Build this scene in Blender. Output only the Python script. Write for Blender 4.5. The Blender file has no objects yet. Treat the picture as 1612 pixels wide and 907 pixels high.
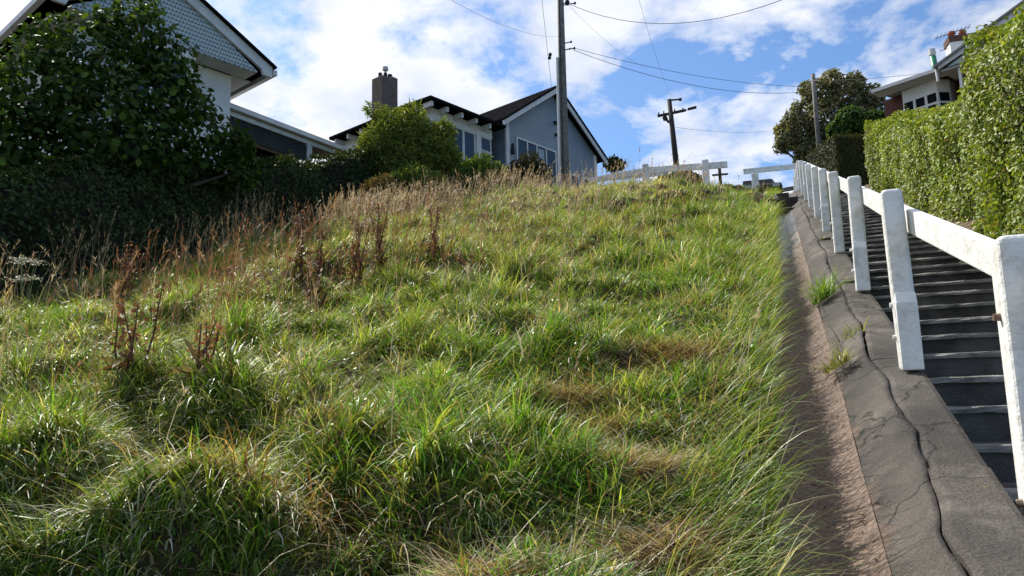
import bpy, math, random
import numpy as np
from mathutils import Vector, Matrix
random.seed(7)
rng = np.random.default_rng(11)
S = bpy.context.scene
COL = S.collection
rad = math.radians

# ------------------------------------------------------------------ camera
FPX = 1195.0
YAW, PITCH, ROLL = rad(20.1), rad(9.0), rad(-1.4)
EYE = np.array([0.0, 0.0, 1.4])
CR = np.array((Matrix.Rotation(YAW, 3, 'Z') @ Matrix.Rotation(math.pi / 2 + PITCH, 3, 'X') @ Matrix.Rotation(ROLL, 3, 'Z')))
cd = bpy.data.cameras.new('camera'); cam = bpy.data.objects.new('camera', cd); COL.objects.link(cam)
cam.matrix_world = Matrix.Translation(Vector(EYE)) @ Matrix(CR.tolist()).to_4x4()
cd.sensor_width = 36; cd.lens = 36 * FPX / 1612; cd.clip_start = .05; cd.clip_end = 3000
S.camera = cam


def at(px, py, d):
    """the point seen at a photo pixel, d metres away over the ground"""
    r = CR @ np.array([(px - 806) / FPX, -(py - 453.5) / FPX, -1])
    return EYE + r * d / math.hypot(r[0], r[1])


# ------------------------------------------------------------------ light
SUN_AZ, SUN_EL = 56, 46
sd = Vector((-math.sin(rad(SUN_AZ)) * math.cos(rad(SUN_EL)), math.cos(rad(SUN_AZ)) * math.cos(rad(SUN_EL)), math.sin(rad(SUN_EL))))
sl = bpy.data.lights.new('sun', 'SUN'); sl.energy = 5.0; sl.angle = rad(.5); sl.color = (1, .95, .86)
so = bpy.data.objects.new('sun', sl); COL.objects.link(so); so.rotation_euler = sd.to_track_quat('Z', 'Y').to_euler()
S.view_settings.view_transform = 'Standard'; S.view_settings.look = 'None'
S.view_settings.exposure = .55; S.view_settings.gamma = 1
S.cycles.use_denoising = True; S.cycles.denoising_input_passes = 'RGB_ALBEDO_NORMAL'; S.cycles.denoising_prefilter = 'ACCURATE'; S.cycles.max_bounces = 5; S.cycles.transparent_max_bounces = 4

W = bpy.data.worlds.new('World'); S.world = W; W.use_nodes = True
nt = W.node_tree; nt.nodes.clear()


def N(nt, t, **kw):
    n = nt.nodes.new(t)
    for k, v in kw.items():
        if k.startswith('i_'):
            n.inputs[k[2:].replace('_', ' ')].default_value = v
        else:
            setattr(n, k, v)
    return n


def math_node(nt, op, a, b=None, c=None, clamp=False):
    n = nt.nodes.new('ShaderNodeMath'); n.operation = op; n.use_clamp = clamp
    for i, v in enumerate((a, b, c)):
        if v is None: continue
        if isinstance(v, (int, float)): n.inputs[i].default_value = v
        else: nt.links.new(v, n.inputs[i])
    return n.outputs[0]


def ramp(nt, fac, stops):
    n = nt.nodes.new('ShaderNodeValToRGB')
    cr = n.color_ramp
    while len(cr.elements) < len(stops): cr.elements.new(.5)
    for e, (p, c) in zip(cr.elements, stops):
        e.position = p; e.color = c if len(c) == 4 else (*c, 1)
    nt.links.new(fac, n.inputs[0])
    return n.outputs[0]


def mixc(nt, f, a, b, typ='MIX'):
    n = nt.nodes.new('ShaderNodeMix'); n.data_type = 'RGBA'; n.blend_type = typ
    for s, v in ((n.inputs[0], f), (n.inputs[6], a), (n.inputs[7], b)):
        if isinstance(v, (int, float)): s.default_value = v
        elif isinstance(v, tuple): s.default_value = (*v, 1) if len(v) == 3 else v
        else: nt.links.new(v, s)
    return n.outputs[2]


sky = N(nt, 'ShaderNodeTexSky', sky_type='NISHITA', sun_disc=False, sun_elevation=rad(SUN_EL), sun_rotation=rad(-SUN_AZ),
        altitude=100, air_density=1.0, dust_density=.6, ozone_density=2.5)
tc = N(nt, 'ShaderNodeTexCoord')
sep = N(nt, 'ShaderNodeSeparateXYZ'); nt.links.new(tc.outputs['Generated'], sep.inputs[0])
zz = math_node(nt, 'ADD', math_node(nt, 'MAXIMUM', sep.outputs[2], 0.0), .22)
cx = math_node(nt, 'DIVIDE', sep.outputs[0], zz); cy = math_node(nt, 'DIVIDE', sep.outputs[1], zz)
cmb = N(nt, 'ShaderNodeCombineXYZ'); nt.links.new(cx, cmb.inputs[0]); nt.links.new(cy, cmb.inputs[1])
mp = N(nt, 'ShaderNodeMapping'); mp.inputs['Location'].default_value = (3.1, 1.7, 0); nt.links.new(cmb.outputs[0], mp.inputs[0])
n1 = N(nt, 'ShaderNodeTexNoise', i_Scale=3.9, i_Detail=10.0, i_Roughness=.6, i_Distortion=.15); nt.links.new(mp.outputs[0], n1.inputs[0])
n2 = N(nt, 'ShaderNodeTexNoise', i_Scale=.9, i_Detail=2.0, i_Roughness=.5); nt.links.new(mp.outputs[0], n2.inputs[0])
# the cloud field thins out towards the upper right (east)
bd = Vector(at(1500, -60, 10) - EYE).normalized()
dt = N(nt, 'ShaderNodeVectorMath', operation='DOT_PRODUCT'); nt.links.new(tc.outputs['Generated'], dt.inputs[0]); dt.inputs[1].default_value = bd
mr = N(nt, 'ShaderNodeMapRange', interpolation_type='SMOOTHSTEP'); nt.links.new(dt.outputs['Value'], mr.inputs[0])
mr.inputs[1].default_value = .86; mr.inputs[2].default_value = 1.0; mr.inputs[3].default_value = .075; mr.inputs[4].default_value = .015
f = math_node(nt, 'ADD', math_node(nt, 'ADD', math_node(nt, 'MULTIPLY', n1.outputs[0], .75), math_node(nt, 'MULTIPLY', n2.outputs[0], .3)), mr.outputs[0])
bk = N(nt, 'ShaderNodeMapRange'); nt.links.new(tc.outputs['Generated'], (dsb := N(nt, 'ShaderNodeVectorMath', operation='DOT_PRODUCT')).inputs[0]); dsb.inputs[1].default_value = sd
nt.links.new(dsb.outputs['Value'], bk.inputs[0]); bk.inputs[1].default_value = -.3; bk.inputs[2].default_value = .35; bk.inputs[3].default_value = -.22; bk.inputs[4].default_value = 0
f = math_node(nt, 'ADD', f, bk.outputs[0])
cov = ramp(nt, f, [(.49, (0, 0, 0)), (.535, (.5, .5, .5)), (.60, (1, 1, 1))])
n3 = N(nt, 'ShaderNodeTexNoise', i_Scale=3.4, i_Detail=6.0, i_Roughness=.55); mp2 = N(nt, 'ShaderNodeMapping'); mp2.inputs['Location'].default_value = (9, 4, 2)
nt.links.new(cmb.outputs[0], mp2.inputs[0]); nt.links.new(mp2.outputs[0], n3.inputs[0])
ccol = ramp(nt, n3.outputs[0], [(.34, (6.6, 7.3, 8.9)), (.5, (8.8, 9.1, 9.9)), (.64, (10.6, 10.6, 10.6))])
ds = N(nt, 'ShaderNodeVectorMath', operation='DOT_PRODUCT'); nt.links.new(tc.outputs['Generated'], ds.inputs[0]); ds.inputs[1].default_value = sd
ms_ = N(nt, 'ShaderNodeMapRange'); nt.links.new(ds.outputs['Value'], ms_.inputs[0])
ms_.inputs[1].default_value = -.25; ms_.inputs[2].default_value = .60; ms_.inputs[3].default_value = .15; ms_.inputs[4].default_value = .74
cbr = N(nt, 'ShaderNodeVectorMath', operation='SCALE'); nt.links.new(ccol, cbr.inputs[0]); nt.links.new(ms_.outputs[0], cbr.inputs['Scale']); ccol = cbr.outputs[0]
skyt = mixc(nt, 1.0, sky.outputs[0], (.76, .94, 1.12), 'MULTIPLY')
mixed = mixc(nt, cov, skyt, ccol)
bg = N(nt, 'ShaderNodeBackground', i_Strength=.1); nt.links.new(mixed, bg.inputs[0])
wo = N(nt, 'ShaderNodeOutputWorld'); nt.links.new(bg.outputs[0], wo.inputs[0])


# ------------------------------------------------------------------ materials
def mat(name, c1, c2=None, scale=3.0, rough=.7, bump=0., bscale=None, spec=.4, lo=.35, hi=.65, detail=6, coord='Object', c3=None, s3=1., metal=0.):
    m = bpy.data.materials.new(name); m.use_nodes = True
    nt = m.node_tree; b = nt.nodes['Principled BSDF']
    b.inputs['Roughness'].default_value = rough; b.inputs['Specular IOR Level'].default_value = spec; b.inputs['Metallic'].default_value = metal
    tc = N(nt, 'ShaderNodeTexCoord')
    if c2 is None and not bump:
        b.inputs['Base Color'].default_value = (*c1, 1); return m
    n = N(nt, 'ShaderNodeTexNoise', i_Scale=scale, i_Detail=float(detail), i_Roughness=.6); nt.links.new(tc.outputs[coord], n.inputs[0])
    col = ramp(nt, n.outputs[0], [(lo, c1), (hi, c2 or c1)])
    if c3 is not None:
        n3 = N(nt, 'ShaderNodeTexNoise', i_Scale=s3, i_Detail=7.0, i_Roughness=.65); nt.links.new(tc.outputs[coord], n3.inputs[0])
        fm = ramp(nt, n3.outputs[0], [(.52, (0, 0, 0)), (.66, (1, 1, 1))])
        col = mixc(nt, fm, col, c3)
    nt.links.new(col, b.inputs['Base Color'])
    if bump:
        nb = N(nt, 'ShaderNodeTexNoise', i_Scale=bscale or scale * 6, i_Detail=5.0, i_Roughness=.65); nt.links.new(tc.outputs[coord], nb.inputs[0])
        bp = N(nt, 'ShaderNodeBump', i_Strength=bump, i_Distance=.02); nt.links.new(nb.outputs[0], bp.inputs['Height'])
        nt.links.new(bp.outputs[0], b.inputs['Normal'])
    return m


def foliage(name, rough=.45, trans=.35, spec=.5, tint=(1.25, 1.3, .55)):
    m = bpy.data.materials.new(name); m.use_nodes = True
    nt = m.node_tree; b = nt.nodes['Principled BSDF']; out = nt.nodes['Material Output']
    a = N(nt, 'ShaderNodeAttribute', attribute_name='Col')
    nt.links.new(a.outputs['Color'], b.inputs['Base Color'])
    b.inputs['Roughness'].default_value = rough; b.inputs['Specular IOR Level'].default_value = spec
    t = N(nt, 'ShaderNodeBsdfTranslucent'); nt.links.new(mixc(nt, 1.0, a.outputs['Color'], tint, 'MULTIPLY'), t.inputs[0])
    ms = N(nt, 'ShaderNodeMixShader'); ms.inputs[0].default_value = trans
    nt.links.new(b.outputs[0], ms.inputs[1]); nt.links.new(t.outputs[0], ms.inputs[2]); nt.links.new(ms.outputs[0], out.inputs[0])
    return m


M = {}
M['white'] = mat('white_paint', (.80, .80, .79), (.66, .66, .63), 5, .45, .25, 40, lo=.35, hi=.72, c3=(.40, .37, .31), s3=2.3)
# weathering on the painted posts: mostly clean
M['post'] = mat('post_paint', (.80, .80, .79), (.64, .64, .61), 7, .42, .45, 26, lo=.42, hi=.75, c3=(.60, .59, .55), s3=14)
M['rust'] = mat('rusty_metal', (.25, .20, .17), (.12, .06, .03), 30, .7, .3)
M['concrete'] = mat('old_concrete', (.045, .043, .041), (.135, .128, .12), 1.6, .85, .9, 90, spec=.25, lo=.28, hi=.72, detail=10, c3=(.20, .19, .175), s3=5)
M['concrete_light'] = mat('worn_concrete', (.13, .12, .11), (.26, .24, .215), 2.3, .85, .9, 90, spec=.25, detail=10)
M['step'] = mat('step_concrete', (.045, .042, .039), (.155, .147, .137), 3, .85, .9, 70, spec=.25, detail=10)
M['nosing'] = mat('pale_nosing', (.13, .125, .115), (.42, .40, .37), 6, .8, .9, 80, spec=.3, detail=10)
M['soil'] = mat('soil', (.030, .022, .013), (.085, .062, .034), 3, .95, .8, 30, spec=.1, detail=8)
M['litter'] = mat('leaf_litter', (.06, .045, .03), (.19, .14, .09), 9, .95, .9, 50, spec=.1, detail=9)
M['timber'] = mat('dark_timber', (.018, .015, .013), (.045, .038, .033), 8, .8, .5)
M['pole'] = mat('pole_wood', (.10, .095, .09), (.22, .21, .195), 9, .85, .6, 60)
M['poledark'] = mat('dark_pole_wood', (.022, .017, .014), (.05, .04, .033), 9, .85, .5, 60)
M['steel'] = mat('galvanised_steel', (.42, .43, .44), (.55, .56, .57), 8, .45, spec=.5)
M['black'] = mat('black_fitting', (.012, .012, .013))
M['wire'] = mat('wire_sheath', (.02, .02, .022), rough=.5)
M['bark'] = mat('bark', (.05, .038, .028), (.12, .095, .07), 9, .9, .8, 40)
M['bluegrey'] = mat('blue_grey_weatherboard', (.13, .185, .235), (.155, .21, .26), 2, .55)
M['paleblue'] = mat('pale_blue_shingle', (.34, .43, .47), (.42, .50, .53), 3, .6)
M['wallwhite'] = mat('cream_wall', (.66, .66, .63), (.76, .76, .73), 2, .6)
M['soffit'] = mat('soffit_paint', (.50, .51, .50), (.56, .57, .56), 2, .6)
M['roof'] = mat('dark_roof_iron', (.008, .008, .009), (.016, .016, .018), 4, .9, spec=.0)
M['roofgrey'] = mat('grey_roof_iron', (.20, .205, .21), (.30, .30, .305), 4, .5)
M['gutterwhite'] = mat('white_gutter', (.72, .73, .73), (.60, .60, .60), 4, .5)
M['glass'] = mat('window_glass', (.018, .026, .034), rough=.06, spec=.7)
M['curtain'] = mat('curtain_cloth', (.30, .36, .42), (.42, .48, .55), 6, .8)
M['brick'] = mat('brown_brick', (.10, .075, .06), (.20, .15, .125), 12, .85, .5)
M['redbrick'] = mat('red_brick', (.075, .036, .028), (.13, .056, .042), 14, .85, .4)
M['terracotta'] = mat('terracotta', (.36, .09, .05), (.28, .07, .04), 8, .7)
M['green'] = mat('green_flue', (.012, .17, .09), (.02, .22, .12), 5, .4)
M['asphalt'] = mat('asphalt', (.04, .04, .042), (.06, .06, .062), 5, .9, .4)
M['darkpanel'] = mat('dark_wall', (.018, .022, .022), (.03, .035, .033), 3, .8)  # even dark tone for the panels under the verandah roof
M['carwhite'] = mat('white_car_paint', (.78, .79, .80), rough=.25, spec=.6)
M['carsilver'] = mat('silver_car_paint', (.55, .57, .58), rough=.3, spec=.6)
M['carglass'] = mat('tinted_glass', (.008, .009, .010), rough=.5, spec=.05)
M['cardark'] = mat('dark_car_paint', (.012, .013, .015), rough=.4, spec=.2)
M['tyre'] = mat('tyre_rubber', (.015, .015, .016), rough=.9)
M['lampred'] = mat('red_lens', (.35, .01, .01), rough=.2)
M['grass'] = foliage('grass_blades', .45, .32, .36, (1.4, 1.3, .5))
M['dry'] = foliage('dry_stalks', .55, .25, .3, (1.1, 1.05, .9))
M['leaf'] = foliage('leaves', .6, .28, .15, (1.5, 1.5, .5))
M['leafglossy'] = foliage('glossy_leaves', .5, .28, .3, (1.5, 1.4, .5))
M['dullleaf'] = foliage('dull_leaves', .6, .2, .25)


# ------------------------------------------------------------------ helpers
def tag(o, label=None, cat=None, group=None, kind=None):
    if label: o['label'] = label
    if cat: o['category'] = cat
    if group: o['group'] = group
    if kind: o['kind'] = kind
    return o


def link(name, me, material, parent=None, smooth=False):
    o = bpy.data.objects.new(name, me); COL.objects.link(o)
    if material is not None:
        for mm in (material if isinstance(material, (list, tuple)) else [material]): me.materials.append(mm)
    if parent is not None: o.parent = parent
    if smooth: me.polygons.foreach_set('use_smooth', np.ones(len(me.polygons), bool))
    return o


def empty(name, loc=(0, 0, 0), rz=0., label=None, cat=None, group=None):
    o = bpy.data.objects.new(name, None); COL.objects.link(o); o.empty_display_size = .2
    o.location = loc; o.rotation_euler = (0, 0, rz)
    return tag(o, label, cat, group)


class MB:
    def __init__(s): s.v = []; s.f = []; s.m = []; s.mi = 0

    def add(s, vs, fs):
        k = len(s.v); s.v += [tuple(map(float, p)) for p in vs]
        for q in fs: s.f.append(tuple(k + i for i in q)); s.m.append(s.mi)
        return s

    def box(s, x0, x1, y0, y1, z0, z1):
        return s.hexa([(x0, y0, z0), (x1, y0, z0), (x1, y1, z0), (x0, y1, z0), (x0, y0, z1), (x1, y0, z1), (x1, y1, z1), (x0, y1, z1)])

    def hexa(s, p):
        return s.add(p, [(0, 3, 2, 1), (4, 5, 6, 7), (0, 1, 5, 4), (1, 2, 6, 5), (2, 3, 7, 6), (3, 0, 4, 7)])

    def prism(s, poly, axis, a, b):
        """extrude a 2D polygon along axis ('x','y','z') from a to b"""
        def P(q, t):
            return {'x': (t, q[0], q[1]), 'y': (q[0], t, q[1]), 'z': (q[0], q[1], t)}[axis]
        n = len(poly)
        return s.add([P(q, a) for q in poly] + [P(q, b) for q in poly],
                     [tuple(range(n))[::-1], tuple(range(n, 2 * n))] + [(i, (i + 1) % n, n + (i + 1) % n, n + i) for i in range(n)])

    def tube(s, pts, r, n=8, cap=True):
        pts = [Vector(p) for p in pts]; m = len(pts)
        rs = r if isinstance(r, (list, tuple)) else [r] * m
        vs = []
        up = Vector((0, 0, 1))
        for i, p in enumerate(pts):
            t = (pts[min(i + 1, m - 1)] - pts[max(i - 1, 0)])
            t = t.normalized() if t.length > 1e-9 else up
            a = t.cross(Vector((1, 0, 0)) if abs(t.x) < .8 else up).normalized(); b = t.cross(a)
            for k in range(n):
                an = 2 * math.pi * k / n
                vs.append(p + (a * math.cos(an) + b * math.sin(an)) * rs[i])
        fs = []
        for i in range(m - 1):
            for k in range(n):
                fs.append((i * n + k, i * n + (k + 1) % n, (i + 1) * n + (k + 1) % n, (i + 1) * n + k))
        if cap: fs += [tuple(range(n))[::-1], tuple(range((m - 1) * n, m * n))]
        return s.add(vs, fs)

    def beam(s, p0, p1, w, h):
        """a straight bar of width w and height h between two points"""
        p0 = Vector(p0); p1 = Vector(p1); t = (p1 - p0).normalized()
        sd_ = t.cross(Vector((0, 0, 1)))
        sd_ = sd_.normalized() if sd_.length > 1e-6 else Vector((1, 0, 0))
        u = sd_.cross(t).normalized()
        q = []
        for p in (p0, p1):
            q.append([p - sd_ * w / 2 - u * h / 2, p + sd_ * w / 2 - u * h / 2, p + sd_ * w / 2 + u * h / 2, p - sd_ * w / 2 + u * h / 2])
        return s.add(q[0] + q[1], [(0, 1, 2, 3)[::-1], (4, 5, 6, 7), (0, 1, 5, 4), (1, 2, 6, 5), (2, 3, 7, 6), (3, 0, 4, 7)])

    def build(s, name, material, parent=None, bevel=0, seg=2, smooth=False):
        me = bpy.data.meshes.new(name); me.from_pydata(s.v, [], s.f); me.update()
        if len(set(s.m)) > 1: me.polygons.foreach_set('material_index', s.m)
        import bmesh
        bm = bmesh.new(); bm.from_mesh(me); bmesh.ops.recalc_face_normals(bm, faces=bm.faces); bm.to_mesh(me); bm.free()
        o = link(name, me, material, parent, smooth)
        if bevel:
            b = o.modifiers.new('bevel', 'BEVEL'); b.width = bevel; b.segments = seg; b.limit_method = 'ANGLE'
        return o


def np_obj(name, V, F, material, C=None, parent=None, smooth=False):
    """V (n,3), F (m,k) arrays of equal-sized polygons, C (n,3) base colours"""
    me = bpy.data.meshes.new(name)
    n, (m, k) = len(V), F.shape
    me.vertices.add(n); me.vertices.foreach_set('co', np.ascontiguousarray(V, np.float32).ravel())
    me.loops.add(m * k); me.loops.foreach_set('vertex_index', np.ascontiguousarray(F, np.int32).ravel())
    me.polygons.add(m); me.polygons.foreach_set('loop_start', np.arange(0, m * k, k, dtype=np.int32))
    me.update(calc_edges=True)
    if C is not None:
        a = me.color_attributes.new('Col', 'FLOAT_COLOR', 'POINT')
        a.data.foreach_set('color', np.concatenate([C, np.ones((n, 1))], 1).astype(np.float32).ravel())
    return link(name, me, material, parent, smooth)


def hsh(ix, iy, seed):
    h = (ix.astype(np.int64) * 374761393 + iy.astype(np.int64) * 668265263 + seed * 974634777) & 0x7fffffff
    h = ((h ^ (h >> 13)) * 1274126177) & 0x7fffffff
    return ((h ^ (h >> 16)) & 0xffff) / 65535.0


def vn(x, y, seed=0):
    ix, iy = np.floor(x), np.floor(y); fx, fy = x - ix, y - iy
    fx = fx * fx * (3 - 2 * fx); fy = fy * fy * (3 - 2 * fy)
    a, b, c, d = hsh(ix, iy, seed), hsh(ix + 1, iy, seed), hsh(ix, iy + 1, seed), hsh(ix + 1, iy + 1, seed)
    return (a + (b - a) * fx) * (1 - fy) + (c + (d - c) * fx) * fy


def fbm(x, y, seed=0, o=3):
    r = 0; w = .5; t = 0
    for i in range(o):
        r = r + w * vn(x * 2 ** i + 17.3 * i, y * 2 ** i - 9.1 * i, seed + i); t += w; w *= .5
    return r / t


def sst(x, a, b):
    t = np.clip((x - a) / (b - a), 0, 1); return t * t * (3 - 2 * t)


# ------------------------------------------------------------------ terrain
SL = .322
_ys = np.arange(-400, 400.01, .25)
_sl = np.where(_ys < -6, .1, np.where(_ys < 20, SL, np.where(_ys < 30, SL + (.12 - SL) * (_ys - 20) / 10, np.where(_ys < 130, .125, .0))))
_zs = np.concatenate([[0], np.cumsum((_sl[1:] + _sl[:-1]) / 2 * .25)]); _zs -= np.interp(0, _ys, _zs)


def zc(y): return np.interp(y, _ys, _zs)


HEDGE = np.array([(-7.6, -4), (-8.2, 0), (-8.7, 4), (-8.9, 6.5), (-9.0, 8.0), (-9.2, 9.9), (-9.6, 12.7), (-9.45, 15.4), (-9.0, 19.0), (-8.8, 23)])


def hedge_x(y): return np.interp(y, HEDGE[:, 1], HEDGE[:, 0])


HOLLOWS = []


def ground(x, y):
    x = np.asarray(x, float); y = np.asarray(y, float)
    z0 = zc(y)
    A = np.where(y < 18, .05 + .048 * np.maximum(y, -1), .914) - .80 * sst(y, 18.5, 30)
    xl = np.minimum(x, 0)
    bump = A * (1 - np.exp(xl / 3.3)) + (.10 + .20 * (1 - np.exp(np.minimum(x + .08, 0) / .4))) * (1 - .8 * sst(y, 12, 24))
    fade = sst(-x, .25, 1.3)
    r = np.hypot(x, y)
    near = sst(-y, -27, -20)
    rough_ = (fbm(x * .55, y * .55, 3, 2) - .5) * .40 + (fbm(x * 1.5 + 3, y * 1.5, 8, 3) - .5) * .34 + (fbm(x * 4, y * 4, 21, 2) - .5) * .36
    # small terraces: steep, downhill-facing risers between gentler treads
    tt = (y + 1.1 * fbm(x * .5, y * .3, 31, 2)) / 1.35
    fr = tt - np.floor(tt)
    terr = (sst(fr, .0, .3) - fr) * .16 * sst(fbm(x * .45, y * .45, 55, 2), .42, .62)
    hol = 0
    for hx_, hy_, ra, rb2, dep in HOLLOWS:
        # a scooped hollow with a steep uphill wall
        u_, v_ = (x - hx_) / ra, (y - hy_) / rb2
        hol = hol - dep * np.exp(-(u_ ** 2 + np.where(v_ > 0, v_ * 1.9, v_) ** 2)) + .15 * dep * np.exp(-(u_ ** 2 + (v_ - 1.5) ** 2 * 2))
    bank = z0 + bump + (rough_ + terr) * fade * near + hol * fade
    bank = bank - .22 * sst(x, -1.0, -.5) * sst(y, 15.2, 16) * sst(-y, -21, -20)
    # beyond the boundary the garden drops a little to the hedge foot
    hx = hedge_x(y)
    bank = bank - .55 * sst(hx - x, -.2, .9) * sst(30 - y, 4, 8)
    right = np.where(x < 2.0, z0 - .55, z0 - .05 + .15 * sst(x, 2.0, 3.2))
    return np.where(x < -.1, bank, np.where(x < -.06, z0 - .55, right))


def on_bank(px, py):
    """where the sight line of a photo pixel meets the bank"""
    t = np.arange(1.5, 34, .02); r = CR @ np.array([(px - 806) / FPX, -(py - 453.5) / FPX, -1]); r = r / math.hypot(r[0], r[1])
    p = EYE[None] + t[:, None] * r[None]
    k = np.nonzero(p[:, 2] < ground(p[:, 0], p[:, 1]) + .12)[0]
    return p[k[0]] if len(k) else p[-1]


_hp = [(345, 800, .40, .20, .44), (130, 875, .48, .24, .44), (720, 795, .26, .18, .28), (1080, 655, .25, .18, .28), (1075, 795, .22, .17, .28), (600, 520, .35, .25, .2), (250, 640, .4, .25, .2), (960, 810, .22, .18, .18), (1020, 350, .7, .6, .20), (1040, 445, .4, .3, .14)]
HOLLOWS = [(*on_bank(a_, b_)[:2], c_, d_, e_) for a_, b_, c_, d_, e_ in _hp]
PATCHES = [(*on_bank(a_, b_)[:2], c_) for a_, b_, c_ in ((895, 590, .20), (745, 885, .13), (1005, 700, .13), (605, 745, .10), (940, 650, .10), (1040, 815, .12), (1060, 530, .2))]


def patch_f(x, y):
    f = 0
    for a_, b_, c_ in PATCHES: f = np.maximum(f, np.exp(-(((x - a_) / c_) ** 2 + ((y - b_) / (c_ * .8)) ** 2)))
    return f


gx = np.unique(np.round(np.concatenate([-np.geomspace(14, 600, 28), np.arange(-14, -.3, .11), [-.3, -.22, -.16, -.12, -.101, -.09, -.05, .3, 1, 1.96, 2.02, 2.4, 3, 4, 6, 8, 11], np.geomspace(14, 600, 26)]), 4))
gy = np.unique(np.round(np.concatenate([-np.geomspace(2, 390, 26), np.arange(-2, 30, .12), np.arange(30, 60, 1.0), np.geomspace(60, 399, 16)]), 4))
GX, GY = np.meshgrid(gx, gy)
GZ = ground(GX, GY)
nx, ny = len(gx), len(gy)
idx = np.arange(nx * ny).reshape(ny, nx)
F4 = np.stack([idx[:-1, :-1], idx[:-1, 1:], idx[1:, 1:], idx[1:, :-1]], -1).reshape(-1, 4)
g = np_obj('ground', np.stack([GX, GY, GZ], -1).reshape(-1, 3), F4, M['soil'], smooth=True)
tag(g, kind='structure')

# road across the top of the rise
rv, rf = [], []
xs = np.linspace(-40, 40, 41)
for i, x in enumerate(xs):
    for j, y in enumerate((33.5, 36, 39, 42, 45)):
        rv.append((x, y, float(zc(y)) + .45 + .0 * x))
for i in range(40):
    for j in range(4): rf.append((i * 5 + j, (i + 1) * 5 + j, (i + 1) * 5 + j + 1, i * 5 + j + 1))
tag(np_obj('road', np.array(rv), np.array(rf), M['asphalt']), kind='structure')


# ------------------------------------------------------------------ drain, apron and steps
def jag(y):
    y = np.asarray(y, float)
    return .425 + .05 * (fbm(y * 1.1, 0 * y + 5, 77, 3) - .5) * 2 + .035 * (fbm(y * 6, 0 * y, 78, 3) - .5)


Y0, Y1 = -1.5, 30.0
dr = empty('drain', (0, 0, 0), 0, 'concrete drain channel with cracked sloping side beside the long grass', 'drain')
# channel with silt: cross-section of points
ys = np.arange(Y0, Y1, .06)
def strip(xf, zf, ys):
    """xf, zf: lists of functions of y giving a cross-section"""
    k = len(xf); V = np.stack([np.stack([np.broadcast_to(xf[i](ys), ys.shape), ys, np.broadcast_to(zf[i](ys), ys.shape)], -1) for i in range(k)], 1).reshape(-1, 3)
    n = len(ys); I = np.arange(n * k).reshape(n, k)
    F = np.stack([I[:-1, :-1], I[:-1, 1:], I[1:, 1:], I[1:, :-1]], -1).reshape(-1, 4)
    return V, F
chx = [-.105, -.10, -.06, -.02, .02, .06, .10, .14, .18, .205, .23]
chz = [.10, .02, -.045, -.075, -.085, -.085, -.075, -.055, -.03, -.01, .012]
wob = lambda y: .018 * (fbm(y * .9, y * 0, 61, 2) - .5)
V, F = strip([(lambda y, a=a: a + wob(y) * (a > -.05)) for a in chx], [(lambda y, a=a: zc(y) + a + .012 * (fbm(y * 3, y * 0 + a * 9, 62, 2) - .5)) for a in chz], ys)
m = bpy.data.materials.new('silted_channel'); m.use_nodes = True; nt = m.node_tree; b = nt.nodes['Principled BSDF']
tc = N(nt, 'ShaderNodeTexCoord'); sp = N(nt, 'ShaderNodeSeparateXYZ'); nt.links.new(tc.outputs['Object'], sp.inputs[0])
na = N(nt, 'ShaderNodeTexNoise', i_Scale=2.2, i_Detail=8.0, i_Roughness=.65); nt.links.new(tc.outputs['Object'], na.inputs[0])
nb = N(nt, 'ShaderNodeTexNoise', i_Scale=55.0, i_Detail=5.0, i_Roughness=.7); nt.links.new(tc.outputs['Object'], nb.inputs[0])
silt = ramp(nt, nb.outputs[0], [(.25, (.05, .035, .027)), (.5, (.155, .105, .076)), (.75, (.31, .22, .165))])
conc = ramp(nt, nb.outputs[0], [(.3, (.022, .021, .021)), (.7, (.065, .063, .062))])
# silt lies in the lower, near stretch of the channel; bare grey concrete farther up
fy = math_node(nt, 'ADD', math_node(nt, 'MULTIPLY', sp.outputs[1], -.075), math_node(nt, 'MULTIPLY', na.outputs[0], .9))
fx = math_node(nt, 'MULTIPLY', sp.outputs[0], 1.0)
fm = ramp(nt, math_node(nt, 'ADD', math_node(nt, 'ADD', fy, fx), .35), [(-.0, (0, 0, 0)), (.2, (1, 1, 1))])
nt.links.new(mixc(nt, fm, conc, silt), b.inputs['Base Color'])
nt.links.new(ramp(nt, fm, [(0, (.28, .28, .28)), (1, (.85, .85, .85))]), b.inputs['Roughness'])
bp = N(nt, 'ShaderNodeBump', i_Strength=.7, i_Distance=.012); nt.links.new(nb.outputs[0], bp.inputs['Height']); nt.links.new(bp.outputs[0], b.inputs['Normal'])
np_obj('channel', V, F, m, parent=dr, smooth=True)

# concrete of the apron: dark, blotched, with pale and brownish stains
mc = bpy.data.materials.new('stained_concrete'); mc.use_nodes = True; nt = mc.node_tree; b = nt.nodes['Principled BSDF']
tc = N(nt, 'ShaderNodeTexCoord')
def nz(s, d=8., r=.65, loc=None):
    n = N(nt, 'ShaderNodeTexNoise', i_Scale=float(s), i_Detail=float(d), i_Roughness=r)
    if loc:
        mp = N(nt, 'ShaderNodeMapping'); mp.inputs['Location'].default_value = loc; nt.links.new(tc.outputs['Object'], mp.inputs[0]); nt.links.new(mp.outputs[0], n.inputs[0])
    else: nt.links.new(tc.outputs['Object'], n.inputs[0])
    return n.outputs[0]
base = ramp(nt, nz(1.5), [(.3, (.034, .030, .027)), (.5, (.074, .065, .057)), (.7, (.135, .117, .10))])
base = mixc(nt, ramp(nt, nz(60, 4, .7), [(.30, (.55, .55, .55)), (.7, (1.35, 1.35, 1.35))]), base, base)
grain = ramp(nt, nz(120, 3, .75), [(.25, (.5, .5, .5)), (.75, (1.5, 1.5, 1.5))])
base = mixc(nt, 1.0, base, grain, 'MULTIPLY')
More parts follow.
